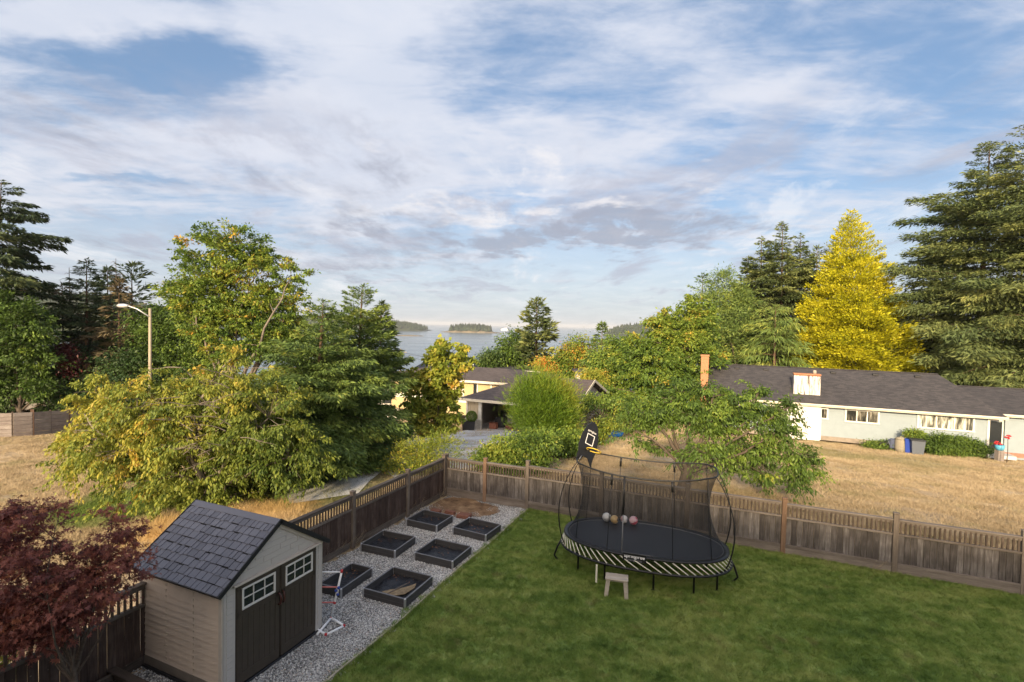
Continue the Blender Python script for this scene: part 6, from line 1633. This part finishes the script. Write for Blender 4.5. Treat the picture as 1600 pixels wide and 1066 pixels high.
broadleaf('cherry_tree', 'spreading green cherry tree with a stout forked trunk behind the trampoline', 19.3,
          [(1020, 650, 42, 26), (1078, 632, 58, 26), (1150, 632, 56, 28), (1215, 665, 42, 30), (1172, 698, 48, 24), (1248, 712, 36, 24), (1192, 738, 34, 14), (1112, 662, 46, 22), (988, 668, 22, 16), (1268, 735, 20, 14), (1112, 606, 34, 14), (1240, 745, 28, 14), (1035, 696, 34, 13, .8), (1105, 706, 40, 16, -1.2), (1135, 722, 34, 14, .6), (1185, 608, 22, 14), (1060, 598, 20, 12), (1236, 632, 20, 16)], 1070,
          ncl=520, nl=66, leaf=.155, lw=.36, cs=.42, shoot=.85, droop=.85, m='green_leaf', tint=.36, tv=.16, seed=81, trunk=.23, twigs=320, bark='bark', outer=2.6, limb_h=.42, flatness=.5)
def wall_bushes():
    for lab, lob, s, tn in (('clipped rhododendron hedge under the big window of the pale green house', [(1468, 695, 26, 15), (1500, 698, 34, 14), (1527, 703, 20, 10)], 82, .34),
                        ('round light green shrub behind the wheeled bin', [(1431, 682, 9, 8)], 83, .6),
                        ('low dark ground cover plants along the house wall left of the bins', [(1378, 697, 22, 5), (1362, 697, 10, 3)], 84, .45)):
        p = wallpos(lob[0][0], lob[0][1]+8, 1.2)
        broadleaf('hedge' if s == 82 else 'shrub', lab, p.y, lob, lob[0][0], cat='hedge' if s == 82 else 'shrub', ncl=80 if s != 82 else 330, nl=52, leaf=.16, lw=.4, cs=.42, m='green_leaf', tint=tn, seed=s, trunk=.04, twigs=8, outer=3.5, depthk=.5)
wall_bushes()
# ---- red maple next to the shed, close to the viewer ------------------------------
broadleaf('japanese_maple', 'dark red Japanese maple in the left corner overlapping the shed', 6.9,
          [(60, 880, 70, 42), (150, 900, 62, 40), (185, 832, 36, 24), (40, 800, 50, 22), (110, 940, 70, 36), (20, 930, 60, 48), (205, 870, 28, 22), (-60, 860, 70, 60), (60, 965, 60, 36), (90, 990, 36, 22), (20, 990, 44, 30), (175, 800, 22, 12), (-40, 960, 60, 50), (10, 840, 50, 26), (95, 795, 14, 12), (35, 1000, 30, 24)], 118,
          ncl=1000, nl=17, leaf=.064, lw=.24, cs=.19, shoot=.30, droop=.7, m='red_maple', tint=.42, tv=.15, seed=91, trunk=.040, twigs=420, bark='timber', shape='palm', zbase=0.0, outer=2.4, limb_h=.5, flatness=.35, depthk=.8)
broadleaf('small_shrub', 'small yellow green shrub in the bottom left corner', 7.2, [(8, 1045, 26, 20), (-20, 1050, 20, 22)], 5, cat='shrub', ncl=60, nl=30, leaf=.055, lw=.4, cs=.14, m='bright_leaf', tint=.38, seed=92, trunk=.02, twigs=20, zbase=0.0)
# clipped ball in the planter
c = PL2.location
def ball_shrub():
    rng = np.random.RandomState(7); n = 2600; d = unit(rng.normal(size=(n, 3))); P = d*.40*rng.uniform(.85, 1.03, n)[:, None]+np.array([0, 0, 1.2])
    V, F = kites(P, unit(d+rng.normal(size=(n, 3))*.5), unit(d+rng.normal(size=(n, 3))*.4), np.full(n, .07), np.full(n, .05))
    add('topiary_ball', np_mesh('topiary_ball', V, F, M['green_leaf'], rng.uniform(.35, .6, n)), PL2)
ball_shrub()

# ================================================================== GRASS, STRAW, STONES (uncountable: instanced in geometry nodes)
def scatter(name, pts, src_mesh, smin, smax, label, seed=0, tilt=None):
    pts = np.asarray(pts, np.float32); me = bpy.data.meshes.new(name); me.vertices.add(len(pts)); me.vertices.foreach_set('co', pts.ravel())
    o = add(name, me); props(o, label, kind='stuff')
    src = bpy.data.objects.new(name+'_patch', src_mesh)
    ng = bpy.data.node_groups.new(name+'_spread', 'GeometryNodeTree')
    ng.interface.new_socket('Geometry', in_out='INPUT', socket_type='NodeSocketGeometry'); ng.interface.new_socket('Geometry', in_out='OUTPUT', socket_type='NodeSocketGeometry')
    N = ng.nodes; Lk = ng.links
    gi, go = N.new('NodeGroupInput'), N.new('NodeGroupOutput'); ip = N.new('GeometryNodeInstanceOnPoints'); oi = N.new('GeometryNodeObjectInfo'); oi.inputs[0].default_value = src
    rv = N.new('FunctionNodeRandomValue'); rv.data_type = 'FLOAT_VECTOR'; rv.inputs[0].default_value = (0, 0, 0); rv.inputs[1].default_value = (0, 0, 6.283)
    rs = N.new('FunctionNodeRandomValue'); rs.data_type = 'FLOAT'; rs.inputs[2].default_value = smin; rs.inputs[3].default_value = smax
    for r_ in (rv, rs): r_.inputs['Seed'].default_value = seed
    Lk.new(gi.outputs[0], ip.inputs['Points']); Lk.new(oi.outputs['Geometry'], ip.inputs['Instance']); Lk.new(rv.outputs[0], ip.inputs['Rotation']); Lk.new(rs.outputs[1], ip.inputs['Scale'])
    Lk.new(ip.outputs[0], go.inputs[0])
    md = o.modifiers.new('spread', 'NODES'); md.node_group = ng
    return o
def blade_patch(n, size, hmin, hmax, w, lean, material, seed):
    rng = np.random.RandomState(seed); P = np.stack([rng.uniform(-size/2, size/2, n), rng.uniform(-size/2, size/2, n), np.zeros(n)], -1)
    nc = max(14, int(size*size*110)); cl = rng.uniform(-size/2, size/2, (nc, 2)); ld = rng.uniform(0, 6.28, nc); j = np.argmin(((P[:, None, :2]-cl[None])**2).sum(-1), 1)
    a = ld[j]+rng.normal(0, .7, n); le = lean*rng.uniform(.3, 1.3, n); h = rng.uniform(hmin, hmax, n)
    tip = P+np.stack([np.cos(a)*le*h, np.sin(a)*le*h, h], -1); b = rng.uniform(0, 6.28, n); s = np.stack([np.cos(b), np.sin(b), np.zeros(n)], -1)*w/2
    V = np.stack([P-s, P+s, tip], 1).reshape(-1, 3); return np_mesh('blades', V, np.arange(3*n).reshape(n, 3), material, np.clip(.45*rng.rand(n)+.55*rng.rand(len(cl))[j]+.0, 0, 1))
def grass():
    rng = np.random.RandomState(1); st = .42; pts = []
    for a in np.arange(3.2, 15.45, st):
        for b in np.arange(LAWN_B0+.22, 14.5, st):
            aa, bb = a+rng.uniform(-.1, .1), max(b+rng.uniform(-.1, .1), LAWN_B0+.24); aa = min(aa, 15.2)
            p = AB(aa, bb, .010); pts.append(tuple(p))
    scatter('lawn_grass', pts, blade_patch(1400, .60, .025, .070, .008, 1.3, M['blades'], 2), .85, 1.15, 'short mown green grass covering the lawn', 1)
    # ragged lawn edge and longer tufts along the fences
    pts = []
    for a in np.arange(3.2, 15.3, .06): pts.append(tuple(AB(a, LAWN_B0+.03+rng.uniform(-.02, .05), .01)))
    for b in np.arange(LAWN_B0, 13.5, .07): pts.append(tuple(AB(15.36+rng.uniform(-.05, .0), b, .01)))
    scatter('edge_grass', pts, blade_patch(70, .10, .04, .10, .006, .8, M['blades'], 3), .7, 1.3, 'longer grass along the lawn edge and fence foot', 2)
    # dry field
    pts = []
    while len(pts) < 5200:
        Yy = rng.uniform(12, 48)**1.0; x = rng.uniform(-1.15, 1.15)*Yy; a, b = SA*x+CA*Yy, CA*x-SA*Yy
        if (a > 15.75 or b < -9.5) and not (a > 45.2 and b > -3): 
            if a > 15.75 and -22 < b < -11 and a > 18: 
                if rng.rand() < .7: continue
            pts.append((x, Yy, gz(x, Yy)-.03))
    scatter('dry_grass', pts, blade_patch(520, 1.3, .03, .11, .011, 1.1, M['straw'], 4), .7, 1.3, 'short dry straw coloured grass of the field', 3)
    pts = []
    for k in range(420):
        a, b = rng.uniform(7, 15.8), rng.uniform(-11.3, -9.45); p = AB(a, b); pts.append((p.x, p.y, gz(p.x, p.y)-.02))
    for k in range(260):
        g = gnd(rng.uniform(240, 470), rng.uniform(798, 838)); pts.append((g.x, g.y, g.z-.02))
    for k in range(160):
        a, b = rng.uniform(15.7, 16.6), rng.uniform(-9, 14); p = AB(a, b); pts.append((p.x, p.y, gz(p.x, p.y)-.02))
    scatter('tall_dry_grass', pts, blade_patch(220, .5, .15, .42, .010, .9, M['straw'], 5), .6, 1.2, 'tall dry grass behind the fence and the shed', 4)
grass()
m, T = mat('stone')
tint = T.node('ShaderNodeAttribute', attribute_name='tint').outputs['Fac']
T.put(T.b.inputs['Base Color'], T.ramp(tint, [(0, (.085, .08, .08)), (.3, (.24, .24, .235)), (.55, (.42, .415, .40)), (.8, (.62, .61, .585)), (.93, (.80, .79, .75)), (1, (.40, .27, .17))])); T.b.inputs['Roughness'].default_value = .8
M['stone'] = m
def stones():
    rng = np.random.RandomState(6); n = 900; size = .70
    base = np.array([(1, 0, 0), (-1, 0, 0), (0, 1, 0), (0, -1, 0), (0, 0, 1), (0, 0, -1)], float); tri = np.array([(0, 2, 4), (2, 1, 4), (1, 3, 4), (3, 0, 4), (2, 0, 5), (1, 2, 5), (3, 1, 5), (0, 3, 5)])
    s = rng.uniform(.009, .023, n)[:, None, None]; V = base[None]*rng.uniform(.6, 1.2, (n, 6, 3))*s*np.array([1, 1, .75])
    V = V+rng.normal(size=(n, 6, 3))*.12*s; a = rng.uniform(0, 6.28, n); c, q = np.cos(a)[:, None], np.sin(a)[:, None]
    X = V[..., 0]*c-V[..., 1]*q; Yv = V[..., 0]*q+V[..., 1]*c
    Vv = np.stack([X+rng.uniform(-size/2, size/2, n)[:, None], Yv+rng.uniform(-size/2, size/2, n)[:, None], V[..., 2]+rng.uniform(.004, .018, n)[:, None]], -1).reshape(-1, 3)
    F = (tri[None]+6*np.arange(n)[:, None, None]).reshape(-1, 3); t = np.repeat(rng.rand(n), 8)
    me = np_mesh('stones', Vv, F, M['stone'], t); pts = []
    for a in np.arange(2.5, 15.3, .46):
        for b in np.arange(-8.75, LAWN_B0-.30, .46):
            aa, bb = a+rng.uniform(-.08, .08), b+rng.uniform(-.08, .08)
            if ((aa-14.7)/.8)**2+((bb+8.0)/1.2)**2 < 1: continue
            pts.append(tuple(AB(aa, bb, .004)))
    for a in np.arange(2.5, 15.2, .25):
        pts.append(tuple(AB(a, LAWN_B0-.36, .004)))
    scatter('gravel_stones', pts, me, .9, 1.1, 'grey crushed stone gravel around the raised beds', 5)
stones()

# ================================================================== AIR
def haze():
    x0, x1, y0, y1, z0, z1 = -27000, 27000, -80, 27500, SEA-22, 74
    mb = MB(); mb.box(((x0+x1)/2, (y0+y1)/2, (z0+z1)/2), (x1-x0, y1-y0, z1-z0))
    m = bpy.data.materials.new('air'); m.use_nodes = True; T = NT(m.node_tree); T.n.clear()
    v = T.node('ShaderNodeVolumePrincipled'); v.inputs['Color'].default_value = (.86, .90, .96, 1); v.inputs['Density'].default_value = .00007; v.inputs['Anisotropy'].default_value = 0.0
    o = T.node('ShaderNodeOutputMaterial'); T.l.new(v.outputs[0], o.inputs['Volume'])
    props(mb.build('haze', m), kind='stuff')
haze()
